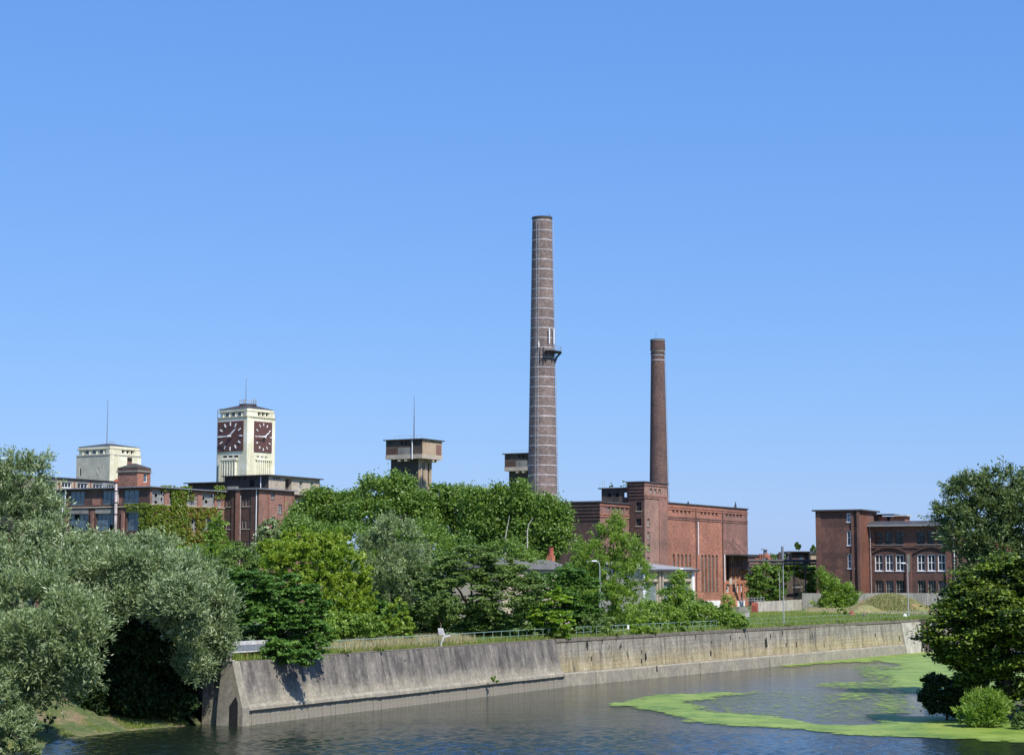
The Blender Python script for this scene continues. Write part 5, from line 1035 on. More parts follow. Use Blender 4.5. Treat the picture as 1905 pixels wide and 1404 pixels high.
# broken white sign post
P = alongA(822, .9); e = thing('broken_post', 'leaning broken white post in the dry grass of the quay top', 'post', P)
mb = MB(); mb.beam((-.1, 0, -.1), (.3, 0, 1.1), .16); mb.build('stump', M['board_grey'], e); mb = MB(); mb.prism([(-.2, -.15), (.25, -.2), (.35, .1), (.1, .2), (-.25, .1)], 1.05, 1.65, [(-.3, -.1), (.1, -.15), (.15, .05), (0, .15), (-.2, .1)]); mb.build('broken_head', M['board_grey'], e)
mb = MB(); mb.beam((.2, 0, .9), (.8, .1, 1.0), .12); mb.build('arm', M['board_grey'], e)
for lb, px, py, m, s in (('rusty brown stump on the far lawn', 1584.5, 1146, 'rust', .85), ('small dark stump right of the rusty one', 1608, 1147.5, 'wood', .6), ('white sack near the foot of the office street lamp', 1683.5, 1149, 'white', .6), ('white sack at the edge of the big dark tree', 1762, 1142, 'white', 1.1)):
    p = on(px, py); rn = random.Random(int(px)); mb = MB(); n = 7; ring = lambda f, z: [(f*s*.55*math.cos(6.283*i/n)*rn.uniform(.8, 1.15), f*s*.45*math.sin(6.283*i/n)*rn.uniform(.8, 1.15), z*s) for i in range(n)]
    mb.v = ring(1, -.05) + ring(1.05, .4) + ring(.6, .9) + ring(.25, 1.05); mb.f = [(r*n+i, r*n+(i+1) % n, (r+1)*n+(i+1) % n, (r+1)*n+i) for r in range(3) for i in range(n)] + [tuple(3*n+i for i in range(n))]
    o = mb.build('tree_stump' if 'stump' in lb else 'white_sack', M[m]); o.location = p; tag(o, lb, 'stump' if 'stump' in lb else 'sack')

# ---------------------------------------------------------------- vegetation
def leafmesh(name, C, Nn, T, L, Wd, tint, m):
    """quads: centre C, axis T (unit), normal Nn, length L, width Wd"""
    n = len(C); Sd = np.cross(T, Nn); Sd /= np.linalg.norm(Sd, axis=1, keepdims=True) + 1e-9
    a = T*(L[:, None]*.5); b = Sd*(Wd[:, None]*.5)
    V = np.empty((n, 4, 3), np.float32); V[:, 0] = C - a; V[:, 1] = C + b - a*.1; V[:, 2] = C + a; V[:, 3] = C - b - a*.1
    me = bpy.data.meshes.new(name); me.vertices.add(4*n); me.loops.add(4*n); me.polygons.add(n)
    me.vertices.foreach_set('co', V.reshape(-1)); idx = np.arange(4*n, dtype=np.int32); me.loops.foreach_set('vertex_index', idx)
    me.polygons.foreach_set('loop_start', idx[::4].copy()); me.update(calc_edges=True)
    at_ = me.attributes.new('tint', 'FLOAT', 'FACE'); at_.data.foreach_set('value', tint.astype(np.float32)); me.materials.append(m); return me
def unit(v): return v/(np.linalg.norm(v, axis=-1, keepdims=True)+1e-9)
def crown(rng, lobes, n, clump_r, L, Wd, kind, per=None):
    """lobes: rows of centre xyz, radii xyz. leaves gathered in clumps near the lobes' skins"""
    lb = np.array(lobes, float); core = lb.copy(); wl = kind in ('willow', 'tier'); core[:, 3:6] *= .76 if wl else .84; subs = [core]; w_ = [np.full(len(lb), .7 if kind == 'tier' else .45 if wl else .9)]
    for l in lb:                                     # boughs bulging from every lobe
        m = int(rng.integers(11, 17)); d0 = unit(rng.normal(size=(m, 3)) + np.array([0, -.35, .25])); rr = (l[3]*l[4]*l[5])**(1/3)
        q = np.empty((m, 6)); q[:, :3] = l[:3] + d0*l[3:6]*rng.uniform(.62, .92, (m, 1)); r_ = rr*(rng.uniform(.18, .42, m) if wl else rng.uniform(.12, .36, m)); q[:, 3] = r_*1.15; q[:, 4] = r_*1.1; q[:, 5] = r_*.8
        subs.append(q); w_.append(np.ones(m)*1.0)
    lb0 = core; lb = np.vstack(subs); w_ = np.concatenate(w_); area = (lb[:, 3]*lb[:, 5] + lb[:, 4]*lb[:, 3])*w_; pr = area/area.sum()
    per = per or 60; nc = max(8, n//per)
    k = rng.choice(len(lb), nc*2, p=pr); d = unit(rng.normal(size=(nc*2, 3)))
    f = 1.0 - np.abs(rng.normal(0, .16, nc*2)); f = np.where(rng.random(nc*2) < .12, f*rng.uniform(1.0, 1.45, nc*2)*np.where(d[:, 2] > 0, 1, .85), f)
    c = lb[k, :3] + d*lb[k, 3:6]*f[:, None]
    q3 = c/np.mean(lb0[:, 3:6])*2.6 + rng.uniform(0, 9, 3); wob = np.sin(q3[:, 0]+1.3*np.sin(q3[:, 2]*1.7))+np.sin(q3[:, 2]*1.4+q3[:, 1])+.6*np.sin(q3[:, 0]*2.7-q3[:, 2]*2.1)
    c = c + d*(wob*.07*np.mean(lb0[:, 3:6]))[:, None]
    deep = d[:, 2] < -.55*(rng.random(nc*2) < .6)
    rear = (d[:, 1] > .3) & (rng.random(nc*2) < .68)              # thinner foliage on the far side
    deep &= k >= len(lb0)
    for j in range(len(lb0)):
        q = (c-lb0[j, :3])/lb0[j, 3:6]; deep |= ((q*q).sum(1) < .5) & (k != j)
    deep |= rear; c, d = c[~deep][:nc], d[~deep][:nc]; nc = len(c)
    cs = clump_r*(.62 if kind in ('willow', 'feather') else .8)*rng.uniform(.4, 1.6, nc)
    ci = rng.integers(0, nc, n); off = rng.normal(0, .5, (n, 3)); 
    tw = unit(d + np.array([0, 0, .55 if kind != 'droop' else -.3]) + rng.normal(0, .35, (nc, 3)))     # twig direction of each clump
    s = rng.random(n)**.7
    if kind in ('willow', 'feather'):
        twig = unit(tw[ci] + rng.normal(0, .28, (n, 3))); C = c[ci] + twig*(cs[ci]*2.1*(s-.35))[:, None] + rng.normal(0, .16, (n, 3))*cs[ci][:, None]
        T = unit(twig*1.2 + rng.normal(0, .5, (n, 3))); 
    elif kind == 'tier':
        C = c[ci] + off*cs[ci][:, None]*np.array([1.25, 1.25, .32]); T = unit(rng.normal(0, 1, (n, 3))*np.array([1, 1, .35]) + d[ci]*.6 + np.array([0, 0, -.25]))
    else:
        C = c[ci] + off*cs[ci][:, None]*np.array([1, 1, .75]); T = unit(rng.normal(0, 1, (n, 3)) + d[ci]*.5)
    Nn = unit(rng.normal(0, .75, (n, 3)) + d[ci]*.55 + np.array([0, 0, .55]))
    if kind == 'tier': Nn = unit(rng.normal(0, .42, (n, 3)) + d[ci]*.45 + np.array([0, 0, .7]))
    tint = np.clip(.5 + rng.normal(0, .17, nc)[ci] + rng.normal(0, .2, n), 0, 1)
    l = L*rng.uniform(.6, 1.35, n); w = Wd*rng.uniform(.7, 1.3, n)
    return C, Nn, T, l, w, tint
LM = {
 'silver': leafm('silver_willow_leaf', (.10, .165, .05), (.40, .48, .27), .25, .42, .5),
 'silver_green': leafm('willow_leaf', (.12, .19, .06), (.38, .45, .24), .3, .42, .5),
 'deep': leafm('dark_locust_leaf', (.045, .12, .022), (.16, .30, .055), .32, .5, .35),
 'dull': leafm('dull_green_leaf', (.07, .135, .03), (.21, .30, .08), .32, .5, .35),
 'mid': leafm('maple_leaf', (.07, .15, .022), (.25, .37, .07), .38, .45),
 'grey': leafm('grey_willow_leaf', (.05, .09, .028), (.23, .31, .12), .32, .45),
 'shade': leafm('shade_dark_leaf', (.012, .03, .008), (.045, .08, .02), .2, .6, .25),  # leaves coloured near black to stand for the shade of the hollow
 'fresh': leafm('fresh_leaf', (.12, .23, .03), (.34, .47, .09), .42, .45),
 'yellow': leafm('yellow_green_leaf', (.14, .26, .025), (.40, .49, .07), .45, .45),
 'ash': leafm('ash_leaf', (.13, .26, .02), (.34, .48, .05), .45, .42),
 'olive': leafm('tree_of_heaven_leaf', (.014, .038, .006), (.26, .37, .04), .28, .5, .35, .25),
 'vine': leafm('vine_leaf', (.08, .15, .012), (.22, .28, .03), .28, .5),
 'vine_rust': leafm('autumn_vine_leaf', (.17, .13, .02), (.29, .20, .035), .28, .5),
 'dry': leafm('dry_grass', (.30, .27, .13), (.62, .54, .34), .3, .6),
 'grass': leafm('green_grass', (.13, .21, .03), (.32, .36, .09), .35, .5),
}
def tree(name, label, D, base, lobes, n, kind='round', mat='mid', L=.3, Wd=.2, cr=None, z0=0.0, trunk=.25, cat='tree', group=None, seed=0, bark='bark', dd=.9, per=None, limbs=True):
    """base: photograph column of the trunk; lobes: (px, py, rx, ry[, depth offset m]) in photograph pixels at distance D"""
    rng = np.random.default_rng(seed + int(base)); k = D/F_PX; b = at(base, 1070, D); e = thing(name, label, cat, (b.x, b.y, z0), 0, group); lo = []
    for lb in lobes:
        p = at(lb[0], lb[1], D); rx, rz = lb[2]*k, lb[3]*k; dy = lb[4] if len(lb) > 4 else 0; kk = (D+dy)/D
        lo.append(((p.x-0)*kk-b.x, dy, (p.z-CAM_H)*kk+CAM_H-z0, rx, max(.6*rx, min(rx, rz))*dd, rz))
    c = cr or float(np.mean([l[3] for l in lo]))*.22
    me = leafmesh('crown', *crown(rng, lo, int(n*.58), c, L*1.03, Wd*1.04, kind, per), LM[mat]); put('crown', me, e, (0, 0, 0))
    top = max(l[2] for l in lo); mb = MB(); zt = max(.6, min(l[2] for l in lo)*.6 + top*.4); mid = lo[0]
    if limbs:
        mb.tube([(0, 0, -.2), (mid[0]*.15, 0, zt*.3), (mid[0]*.3, mid[1]*.2, zt*.6)], [trunk, trunk*.8, trunk*.6], 7)
        s0 = Vector((mid[0]*.3, mid[1]*.2, zt*.6))
        for l in lo[:7]:
            q = Vector(l[:3]); m_ = s0.lerp(q, .5) + Vector((rng.uniform(-.3, .3), rng.uniform(-.3, .3), .4)); mb.tube([s0, m_, q], [trunk*.5, trunk*.35, trunk*.15], 5)
            for _ in range(3):
                t = q + Vector(rng.uniform(-1, 1, 3))*min(l[3], l[5])*.7; mb.tube([q, q.lerp(t, .5), t], [trunk*.14, trunk*.1, trunk*.04], 4)
    else: mb.tube([(0, 0, -.1), (0, 0, max(.3, zt*.5))], [trunk, trunk*.5], 5)
    mb.build('trunk', M[bark], e, smooth=True); return e
K = 1.0
WB = WATER + .4
# --- left bank willows
tree('willow_tree', 'tallest silver-grey willow with an airy top, at the left edge of the photo', 133, 30,
     [(35, 900, 62, 48), (70, 950, 45, 45, 1), (10, 985, 80, 60), (75, 1010, 42, 42, -1), (25, 1060, 90, 60, -2), (100, 1075, 50, 50, -3), (-60, 940, 80, 90), (-70, 1080, 90, 90), (28, 862, 40, 22), (66, 872, 26, 18), (85, 960, 30, 40)], 115000, 'willow', 'silver', .34, .085, cr=1.0, z0=WB+1.5, trunk=.45, seed=1, per=45)
tree('willow_tree', 'broad grey-green willow leaning over the near bank, left of the dark hollow', 122, 60,
     [(60, 1120, 85, 60), (140, 1150, 48, 45, -2), (110, 1190, 70, 60, -3), (40, 1210, 85, 70, -3), (140, 1230, 40, 45, -3), (100, 1275, 58, 42, -2), (20, 1290, 60, 60, -1), (-60, 1220, 80, 120), (165, 1262, 18, 26, -2), (170, 1185, 22, 30, -3)], 115000, 'willow', 'silver_green', .34, .085, cr=.95, z0=WB, trunk=.5, seed=2, per=45)
tree('willow_tree', 'big round silver-green willow over the dark hollow, beside the end of the quay', 136, 265,
     [(190, 1030, 60, 26, 3), (275, 1032, 60, 28, 1), (150, 1060, 50, 50, 0), (230, 1080, 70, 48, -3), (320, 1080, 58, 46, -3), (372, 1105, 40, 45, -1), (405, 1150, 32, 45, -1), (330, 1125, 55, 40, -6), (388, 1200, 38, 36, -1), (362, 1238, 34, 34, -2), (410, 1185, 24, 30), (340, 1165, 40, 28, -5), (280, 1122, 46, 34, -4), (215, 1128, 30, 24, -4), (200, 1180, 50, 50, 7), (290, 1190, 70, 60, 8), (230, 1130, 90, 60, 9)], 230000, 'willow', 'silver', .34, .09, cr=1.0, z0=WB+.8, trunk=.45, seed=3, per=45)
tree('alder_bush', 'undergrowth coloured nearly black for the shade in the hollow under the big willow', 135.5, 245,
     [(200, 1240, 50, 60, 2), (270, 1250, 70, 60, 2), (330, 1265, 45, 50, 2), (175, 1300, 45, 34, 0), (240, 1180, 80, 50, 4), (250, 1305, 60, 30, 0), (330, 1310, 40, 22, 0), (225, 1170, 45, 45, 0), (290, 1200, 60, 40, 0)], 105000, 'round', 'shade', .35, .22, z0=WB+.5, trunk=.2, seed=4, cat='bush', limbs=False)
tree('willow_bush', 'low green willow bush in the bottom left corner', 112, 10, [(5, 1330, 50, 40), (30, 1370, 40, 36, -1), (-40, 1370, 60, 60), (50, 1400, 26, 24, -1), (-10, 1290, 45, 30)], 42000, 'willow', 'silver_green', .3, .08, z0=WB, trunk=.15, seed=5, cat='bush')
tree('willow_bush', 'little tuft of willow hanging over the sandy bank', 124, 95, [(96, 1330, 10, 24), (92, 1345, 8, 14)], 2500, 'willow', 'silver_green', .26, .07, z0=WB, trunk=.05, seed=6, cat='bush')
# --- trees on the quay, from the left
tree('locust_tree', 'dark green locust hanging over the sloping quay wall', 143, 520,
     [(520, 1110, 62, 40), (470, 1085, 42, 30), (570, 1130, 45, 45), (480, 1150, 40, 40, -1), (540, 1180, 62, 40, -1.5), (590, 1185, 26, 40), (515, 1215, 42, 26, -2.5), (560, 1222, 32, 22, -3), (450, 1130, 25, 30, 1), (470, 1190, 35, 22, 0)], 70000, 'tier', 'deep', .30, .17, trunk=.3, seed=7, per=70)
tree('yellow_green_tree', 'big light yellow-green bush tree in the middle of the left thicket', 165, 600,
     [(600, 1045, 75, 45), (540, 1050, 55, 40), (650, 1060, 42, 45), (590, 1100, 65, 45, -1), (640, 1120, 50, 45, -1), (520, 1030, 40, 26, 1), (560, 1010, 45, 25, 2), (620, 1010, 40, 28, 2), (665, 1150, 30, 34, -1), (680, 1110, 22, 34)], 90000, 'feather', 'yellow', .27, .16, trunk=.25, seed=8)
tree('bush', 'bright green bush behind the left end of the long railing', 158, 650, [(640, 1165, 40, 26), (685, 1165, 28, 28), (610, 1180, 30, 20, -1)], 16000, 'round', 'fresh', .24, .15, trunk=.1, seed=9, cat='bush')
tree('poplar_tree', 'slim pointed poplar in front of the vine-covered wall', 205, 408, [(405, 975, 11, 20), (405, 1010, 20, 32), (408, 1045, 28, 34), (412, 1080, 34, 30)], 20000, 'feather', 'fresh', .28, .15, cr=.6, trunk=.18, seed=10)
tree('poplar_tree', 'small grey-green poplar in front of the dark brick stair block', 212, 505, [(500, 985, 22, 20), (508, 1010, 34, 26), (490, 1025, 26, 26), (520, 1035, 30, 26)], 20000, 'round', 'silver_green', .3, .2, trunk=.18, seed=11)
tree('plum_bush', 'dull reddish-green bush between the silver willow and the dark locust', 180, 450, [(440, 1050, 40, 28), (480, 1060, 40, 26), (420, 1085, 40, 30), (460, 1090, 40, 26)], 24000, 'round', 'dull', .28, .17, trunk=.15, seed=12, cat='bush')
tree('willow_tree', 'grey willow with silver streaks, right of the yellow-green tree', 185, 735,
     [(735, 1000, 36, 36), (700, 1030, 40, 34), (765, 1045, 42, 42), (720, 1070, 52, 46, -1), (775, 1100, 40, 45, -1), (720, 1120, 40, 40)], 50000, 'willow', 'silver_green', .36, .1, cr=.9, trunk=.25, seed=13)
tree('locust_tree', 'large dull dark green locust in the middle of the thicket', 180, 880,
     [(880, 1055, 62, 36), (830, 1070, 42, 36), (925, 1078, 45, 30), (860, 1110, 70, 46, -1), (940, 1115, 50, 50), (800, 1120, 40, 50), (870, 1150, 60, 36, 0), (980, 1100, 35, 40), (900, 1034, 40, 18, 1), (960, 1052, 30, 16, 1), (940, 1160, 50, 25, 0)], 90000, 'tier', 'dull', .28, .16, trunk=.28, seed=14)
tree('dark_tree', 'dark leafy tree behind the bright ash', 196, 1050, [(1045, 1084, 42, 28), (1010, 1088, 34, 28), (1070, 1100, 42, 46), (1060, 1150, 40, 34), (1090, 1130, 30, 40), (1000, 1120, 30, 40)], 40000, 'tier', 'deep', .3, .18, trunk=.2, seed=15)
tree('ash_sapling', 'bright yellow-green ash at the joint of the two quay walls', 184, 1025, [(1030, 1125, 26, 30), (1020, 1155, 30, 28), (1045, 1160, 22, 32), (1000, 1140, 20, 28), (1038, 1180, 22, 14)], 16000, 'tier', 'ash', .26, .17, trunk=.1, seed=16)
tree('acacia_sapling', 'taller golden-green sapling above the dry grass strip', 168, 735, [(735, 1135, 18, 26), (728, 1165, 22, 24), (745, 1155, 18, 22)], 7500, 'round', 'yellow', .24, .15, trunk=.07, seed=17)
tree('acacia_sapling', 'smaller bright yellow sapling just behind the railing in the dry grass', 164, 758, [(758, 1172, 15, 18), (752, 1185, 18, 12)], 4000, 'round', 'yellow', .2, .13, trunk=.05, seed=18)
tree('young_tree', 'small dark tree with a visible stem above the dry grass strip', 172, 822, [(815, 1120, 30, 24), (840, 1130, 24, 24), (800, 1140, 20, 22)], 11000, 'round', 'dull', .24, .14, trunk=.1, seed=19)
for i, (px, py, rx, ry, D, mt, lb) in enumerate(((600, 1160, 60, 34, 170, 'deep', 'dark scrub under the yellow-green bush tree'), (700, 1150, 50, 40, 182, 'deep', 'dark shrub behind the golden saplings'), (780, 1165, 50, 34, 182, 'dull', 'dull shrub behind the leaning white post'), (905, 1168, 60, 26, 184, 'deep', 'dark low shrub under the middle locust'), (990, 1155, 40, 34, 186, 'deep', 'dark low shrub behind the right end of the long railing'), (1105, 1165, 30, 24, 194, 'dull', 'shaded shrub behind the street lamp foot'), (480, 1120, 60, 50, 165, 'deep', 'deep green shrub between the silver willow and the dark locust'), (440, 1060, 60, 50, 215, 'dull', 'dull bush below the slim poplar'), (340, 1060, 70, 50, 215, 'fresh', 'bright bush filling the foot of the vine wall'), (560, 1010, 60, 50, 225, 'mid', 'leafy bush before the brown brick stair block'), (650, 1030, 80, 60, 235, 'mid', 'leafy mass under the leftmost tall maple'), (780, 1030, 90, 60, 235, 'mid', 'leafy mass under the middle tall maple'), (930, 1050, 70, 50, 238, 'mid', 'leafy mass under the maple near the banded chimney'), (1075, 1100, 40, 50, 225, 'deep', 'dark mass behind the feathery willow'))):
    tree('shrub', lb, D, px, [(px, py, rx, ry), (px-rx*.6, py+ry*.3, rx*.5, ry*.6), (px+rx*.6, py+ry*.2, rx*.5, ry*.7), (px, py+ry*.7, rx*.9, ry*.5), (px, py-ry*.2, rx*1.1, ry*.8, 3)], 17000 if D < 220 else 30000, 'round', mt, .32, .2, trunk=.08, seed=120+i, cat='bush', limbs=False)
# --- tall row behind
rows_ = [('leftmost of the tall maples behind the thicket, beside the brown brick wing', 262, 615, [(600, 935, 36, 28), (575, 965, 34, 30), (640, 950, 38, 38), (610, 985, 50, 34), (660, 930, 28, 26)]),
 ('tall maple right of the leftmost one, under the tank tower', 256, 715, [(700, 918, 36, 34), (740, 910, 30, 28), (690, 960, 45, 40), (740, 955, 45, 40), (770, 940, 34, 34), (720, 1000, 60, 34)]),
 ('tall maple in the middle of the row, left of the tall chimney', 260, 840, [(825, 930, 34, 30), (860, 945, 38, 36), (800, 960, 36, 36), (840, 985, 50, 36), (880, 980, 36, 40)]),
 ('tall maple directly left of the banded chimney foot', 252, 920, [(885, 935, 28, 28), (925, 935, 34, 30), (950, 955, 36, 38), (900, 975, 40, 38), (940, 1000, 46, 36)]),
 ('tall maple in front of the foot of the banded chimney', 250, 1010, [(965, 930, 26, 24), (1000, 945, 34, 28), (1030, 955, 28, 28), (1010, 985, 44, 36), (975, 985, 34, 40), (1035, 1000, 28, 38), (1000, 1025, 40, 26)])]
for i, (lb, D, bx, lo) in enumerate(rows_): tree('maple_tree', lb, D, bx, lo, 46000, 'round', 'mid', .38, .27, cr=1.2, trunk=.4, seed=30+i, group='tall maples behind the thicket', per=50)
for k, (x0, y0, x1, y1) in enumerate(((940, 1000, 948, 958), (981, 988, 992, 962))):
    p, q = at(x0, y0, 246), at(x1, y1, 245); e = thing('bare_stem', ('straight' if k == 0 else 'curved')+' pale bare stem showing in the tall maples left of the brick power house', 'tree stem', (p.x, p.y, 0)); mb = MB(); mb.tube([(0, 0, 0), (0, 0, p.z), ((q.x-p.x)*(.5 if k == 0 else .25), 0, (p.z+q.z)/2), (q.x-p.x, 0, q.z)], [.14, .09, .06, .03], 6); mb.build('stem', M['bark_pale'], e)
# --- right of the thicket
tree('feathery_willow', 'tall feathery light green willow left of the stair tower', 219, 1140,
     [(1140, 982, 22, 22), (1135, 1012, 38, 30), (1172, 1028, 34, 34), (1098, 1035, 38, 32), (1140, 1070, 54, 46), (1184, 1072, 30, 42), (1080, 1060, 30, 34), (1120, 1120, 48, 44, -1), (1170, 1130, 40, 40, -1), (1085, 1085, 28, 34), (1150, 1160, 40, 24)], 75000, 'willow', 'fresh', .3, .1, cr=.85, trunk=.25, seed=40)
tree('birch_tree', 'light green young birch before the right shed bay', 232, 1263, [(1262, 1085, 16, 22), (1255, 1110, 24, 22), (1275, 1118, 18, 26), (1262, 1145, 28, 24)], 16000, 'round', 'fresh', .27, .16, cr=.6, trunk=.1, seed=41)
tree('bramble_thicket', 'low bramble thicket in front of the vehicle shed', 225, 1215, [(1200, 1140, 36, 20), (1240, 1148, 40, 20), (1290, 1140, 36, 18), (1320, 1145, 30, 18), (1180, 1150, 30, 20), (1225, 1165, 40, 12), (1290, 1160, 40, 12)], 36000, 'round', 'fresh', .26, .17, trunk=.05, seed=42, cat='thicket', limbs=False)
tree('elder_bush', 'dark bushy elder patch under the white boards of the shed', 240, 1215, [(1210, 1130, 20, 10), (1300, 1128, 30, 12), (1240, 1132, 25, 9)], 9000, 'round', 'dull', .26, .17, trunk=.05, seed=43, cat='bush', limbs=False)
tree('locust_sapling', 'upright green sapling against the orange corner brickwork', 224, 1350, [(1352, 1120, 12, 18), (1345, 1142, 20, 18), (1360, 1152, 18, 16), (1335, 1158, 16, 12)], 10000, 'round', 'fresh', .25, .15, cr=.5, trunk=.07, seed=44)
tree('round_bush', 'round green bush at the quay edge right of the scrub', 217, 1376, [(1376, 1155, 15, 14), (1370, 1162, 14, 10), (1384, 1162, 10, 9)], 7000, 'round', 'fresh', .2, .12, trunk=.05, seed=45, cat='bush', limbs=False)
for i, (px, py, rx, ry, D, m, lb) in enumerate(((1187, 1165, 14, 18, 198, 'ash', 'bright bush growing through the railing right of the lamp'), (1208, 1172, 14, 10, 199, 'fresh', 'low rounded bush just right of the bright railing bush'), (1243, 1168, 11, 9, 204, 'fresh', 'dark little bush at the quay edge below the shed door'), (1270, 1160, 12, 15, 207, 'fresh', 'narrow bush with dark shade at the quay edge'), (1115, 1190, 0, 0, 0, '', ''))):
    if rx: tree('bush', lb, D, px, [(px, py, rx, ry), (px-rx*.4, py+ry*.4, rx*.7, ry*.6), (px+rx*.4, py+ry*.3, rx*.6, ry*.6)], 4500, 'round', m, .2, .13, trunk=.04, seed=46+i, cat='bush', limbs=False)
# --- far right yard
tree('round_tree', 'round green tree between the power house and the thin poles', 352, 1430, [(1425, 1070, 30, 22), (1450, 1082, 20, 24), (1405, 1088, 18, 26), (1430, 1100, 34, 18)], 26000, 'round', 'mid', .42, .3, trunk=.25, seed=60)
tree('ivy_mass', 'heavy curtain of ivy over the low dark building', 384, 1500, [(1498, 1062, 26, 14), (1512, 1085, 14, 26), (1480, 1055, 22, 7), (1450, 1056, 20, 6), (1505, 1108, 16, 12)], 22000, 'round', 'mid', .42, .32, trunk=.1, seed=61, cat='ivy')
tree('leaning_willow', 'slanting feathery willow against the front of the brick office', 342, 1550, [(1530, 1075, 9, 14), (1540, 1090, 16, 16), (1555, 1105, 24, 16), (1550, 1122, 34, 12), (1575, 1110, 16, 18)], 24000, 'feather', 'fresh', .5, .16, cr=1.2, trunk=.15, seed=62)
tree('bush', 'dark bush leaning on the grey wall right of the leaning willow', 344, 1588, [(1587, 1112, 10, 16), (1585, 1125, 10, 7)], 6000, 'round', 'mid', .35, .25, trunk=.06, seed=63, cat='bush', limbs=False)
for i, (px, py, rx, ry, lb) in enumerate(((1535, 1145, 9, 8, 'grey-green tuft of scrub on the lawn left of the stumps'), (1566, 1138, 13, 7, 'low scrub bush just left of the rusty stump'))): tree('scrub_bush', lb, 290, px, [(px, py, rx, ry), (px+4, py+2, rx*.7, ry*.7)], 3500, 'feather', 'fresh', .25, .1, trunk=.04, seed=64+i, cat='bush', limbs=False)
for i, (px, py, rx, ry, D, lb) in enumerate(((1484, 1016, 4.5, 9, 900, 'distant double-topped poplar over the dark hut roof'), (1513, 1022, 4, 9, 880, 'distant dark poplar tucked against the office corner'))): tree('far_poplar', lb, D, px, [(px, py, rx, ry), (px-3, py+4, rx*.6, ry*.8), (px, py+16, rx*1.2, ry)], 5000, 'round', 'dull', 1.1, .8, trunk=.4, seed=70+i, limbs=False)
for i, (px, w) in enumerate(((1447, 22), (1380, 30), (1560, 40), (1700, 60))): tree('far_trees', ['low distant tree line between the rose building and the black vent', 'low distant tree line behind the power house corner', 'low distant tree line behind the office', 'low distant tree line beyond the big right-hand tree'][i], 1000, px, [(px, 1042+(i % 2)*2, w, 9), (px+w*.6, 1044, w*.6, 7), (px-w*.6, 1046, w*.5, 8)], 7000, 'round', 'dull', 1.6, 1.2, trunk=.4, seed=75+i, limbs=False)
for i, (px, D) in enumerate(((1137, 342), (1161, 338))): 
    tp = at(px, 903, D).z; tree('roof_shrub', ('left' if i == 0 else 'right')+' of the two pale little shrubs rooted on the penthouse of the power house', D, px, [(px, 900, 4, 6), (px-2, 904, 4, 3), (px+3, 903, 3, 3)], 500, 'feather', 'silver', .35, .14, z0=ZPH, trunk=.04, seed=80+i, cat='shrub', limbs=False)
# --- right-hand foreground
tree('big_willow', 'tall airy grey-green tree at the right edge, above the dark tree', 165, 1860,
     [(1870, 905, 60, 30), (1800, 915, 40, 28), (1850, 960, 70, 45), (1780, 960, 38, 26), (1900, 960, 60, 70), (1800, 1000, 50, 36), (1870, 1030, 70, 50), (1960, 950, 70, 90), (1775, 985, 26, 20), (1830, 1060, 45, 30), (1960, 1080, 80, 90)], 135000, 'feather', 'grey', .36, .12, cr=1.0, z0=WB+.5, trunk=.4, seed=90, per=40)
tree('dark_tree', 'dark near tree with sunlit yellowish tips overhanging the duckweed', 138, 1870,
     [(1860, 1070, 60, 40), (1800, 1100, 40, 34), (1900, 1080, 70, 60, -1), (1840, 1130, 62, 45, -2), (1780, 1150, 40, 36, -1), (1890, 1160, 70, 50, -3), (1800, 1195, 50, 34, -2), (1740, 1182, 24, 16, -1), (1860, 1215, 60, 40, -2), (1820, 1250, 50, 40, 0), (1900, 1260, 60, 50, 0), (1960, 1130, 80, 110), (1985, 1260, 80, 90), (1760, 1215, 30, 22, 0), (1718, 1190, 14, 9, 0), (1775, 1110, 20, 26, 1)], 205000, 'tier', 'olive', .3, .18, cr=.75, z0=WB+.5, trunk=.45, seed=91, per=60)
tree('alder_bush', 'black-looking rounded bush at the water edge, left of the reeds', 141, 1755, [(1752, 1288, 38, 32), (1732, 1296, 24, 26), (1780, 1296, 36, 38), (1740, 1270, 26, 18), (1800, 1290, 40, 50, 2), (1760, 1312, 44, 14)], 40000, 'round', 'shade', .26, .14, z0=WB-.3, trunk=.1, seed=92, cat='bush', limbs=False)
tree('willow_shrub', 'light green spiky willow shrub at the water edge under the dark tree', 134, 1830, [(1825, 1322, 34, 24), (1850, 1328, 26, 22), (1800, 1332, 20, 16), (1838, 1305, 20, 18)], 20000, 'feather', 'fresh', .34, .07, cr=.7, z0=WB-.3, trunk=.06, seed=93, cat='shrub', limbs=False)
tree('bush', 'bush at the waterline on the right edge of the photo', 132, 1900, [(1905, 1345, 24, 16), (1935, 1335, 26, 24)], 9000, 'round', 'dull', .26, .12, z0=WB-.2, trunk=.06, seed=94, cat='bush', limbs=False)

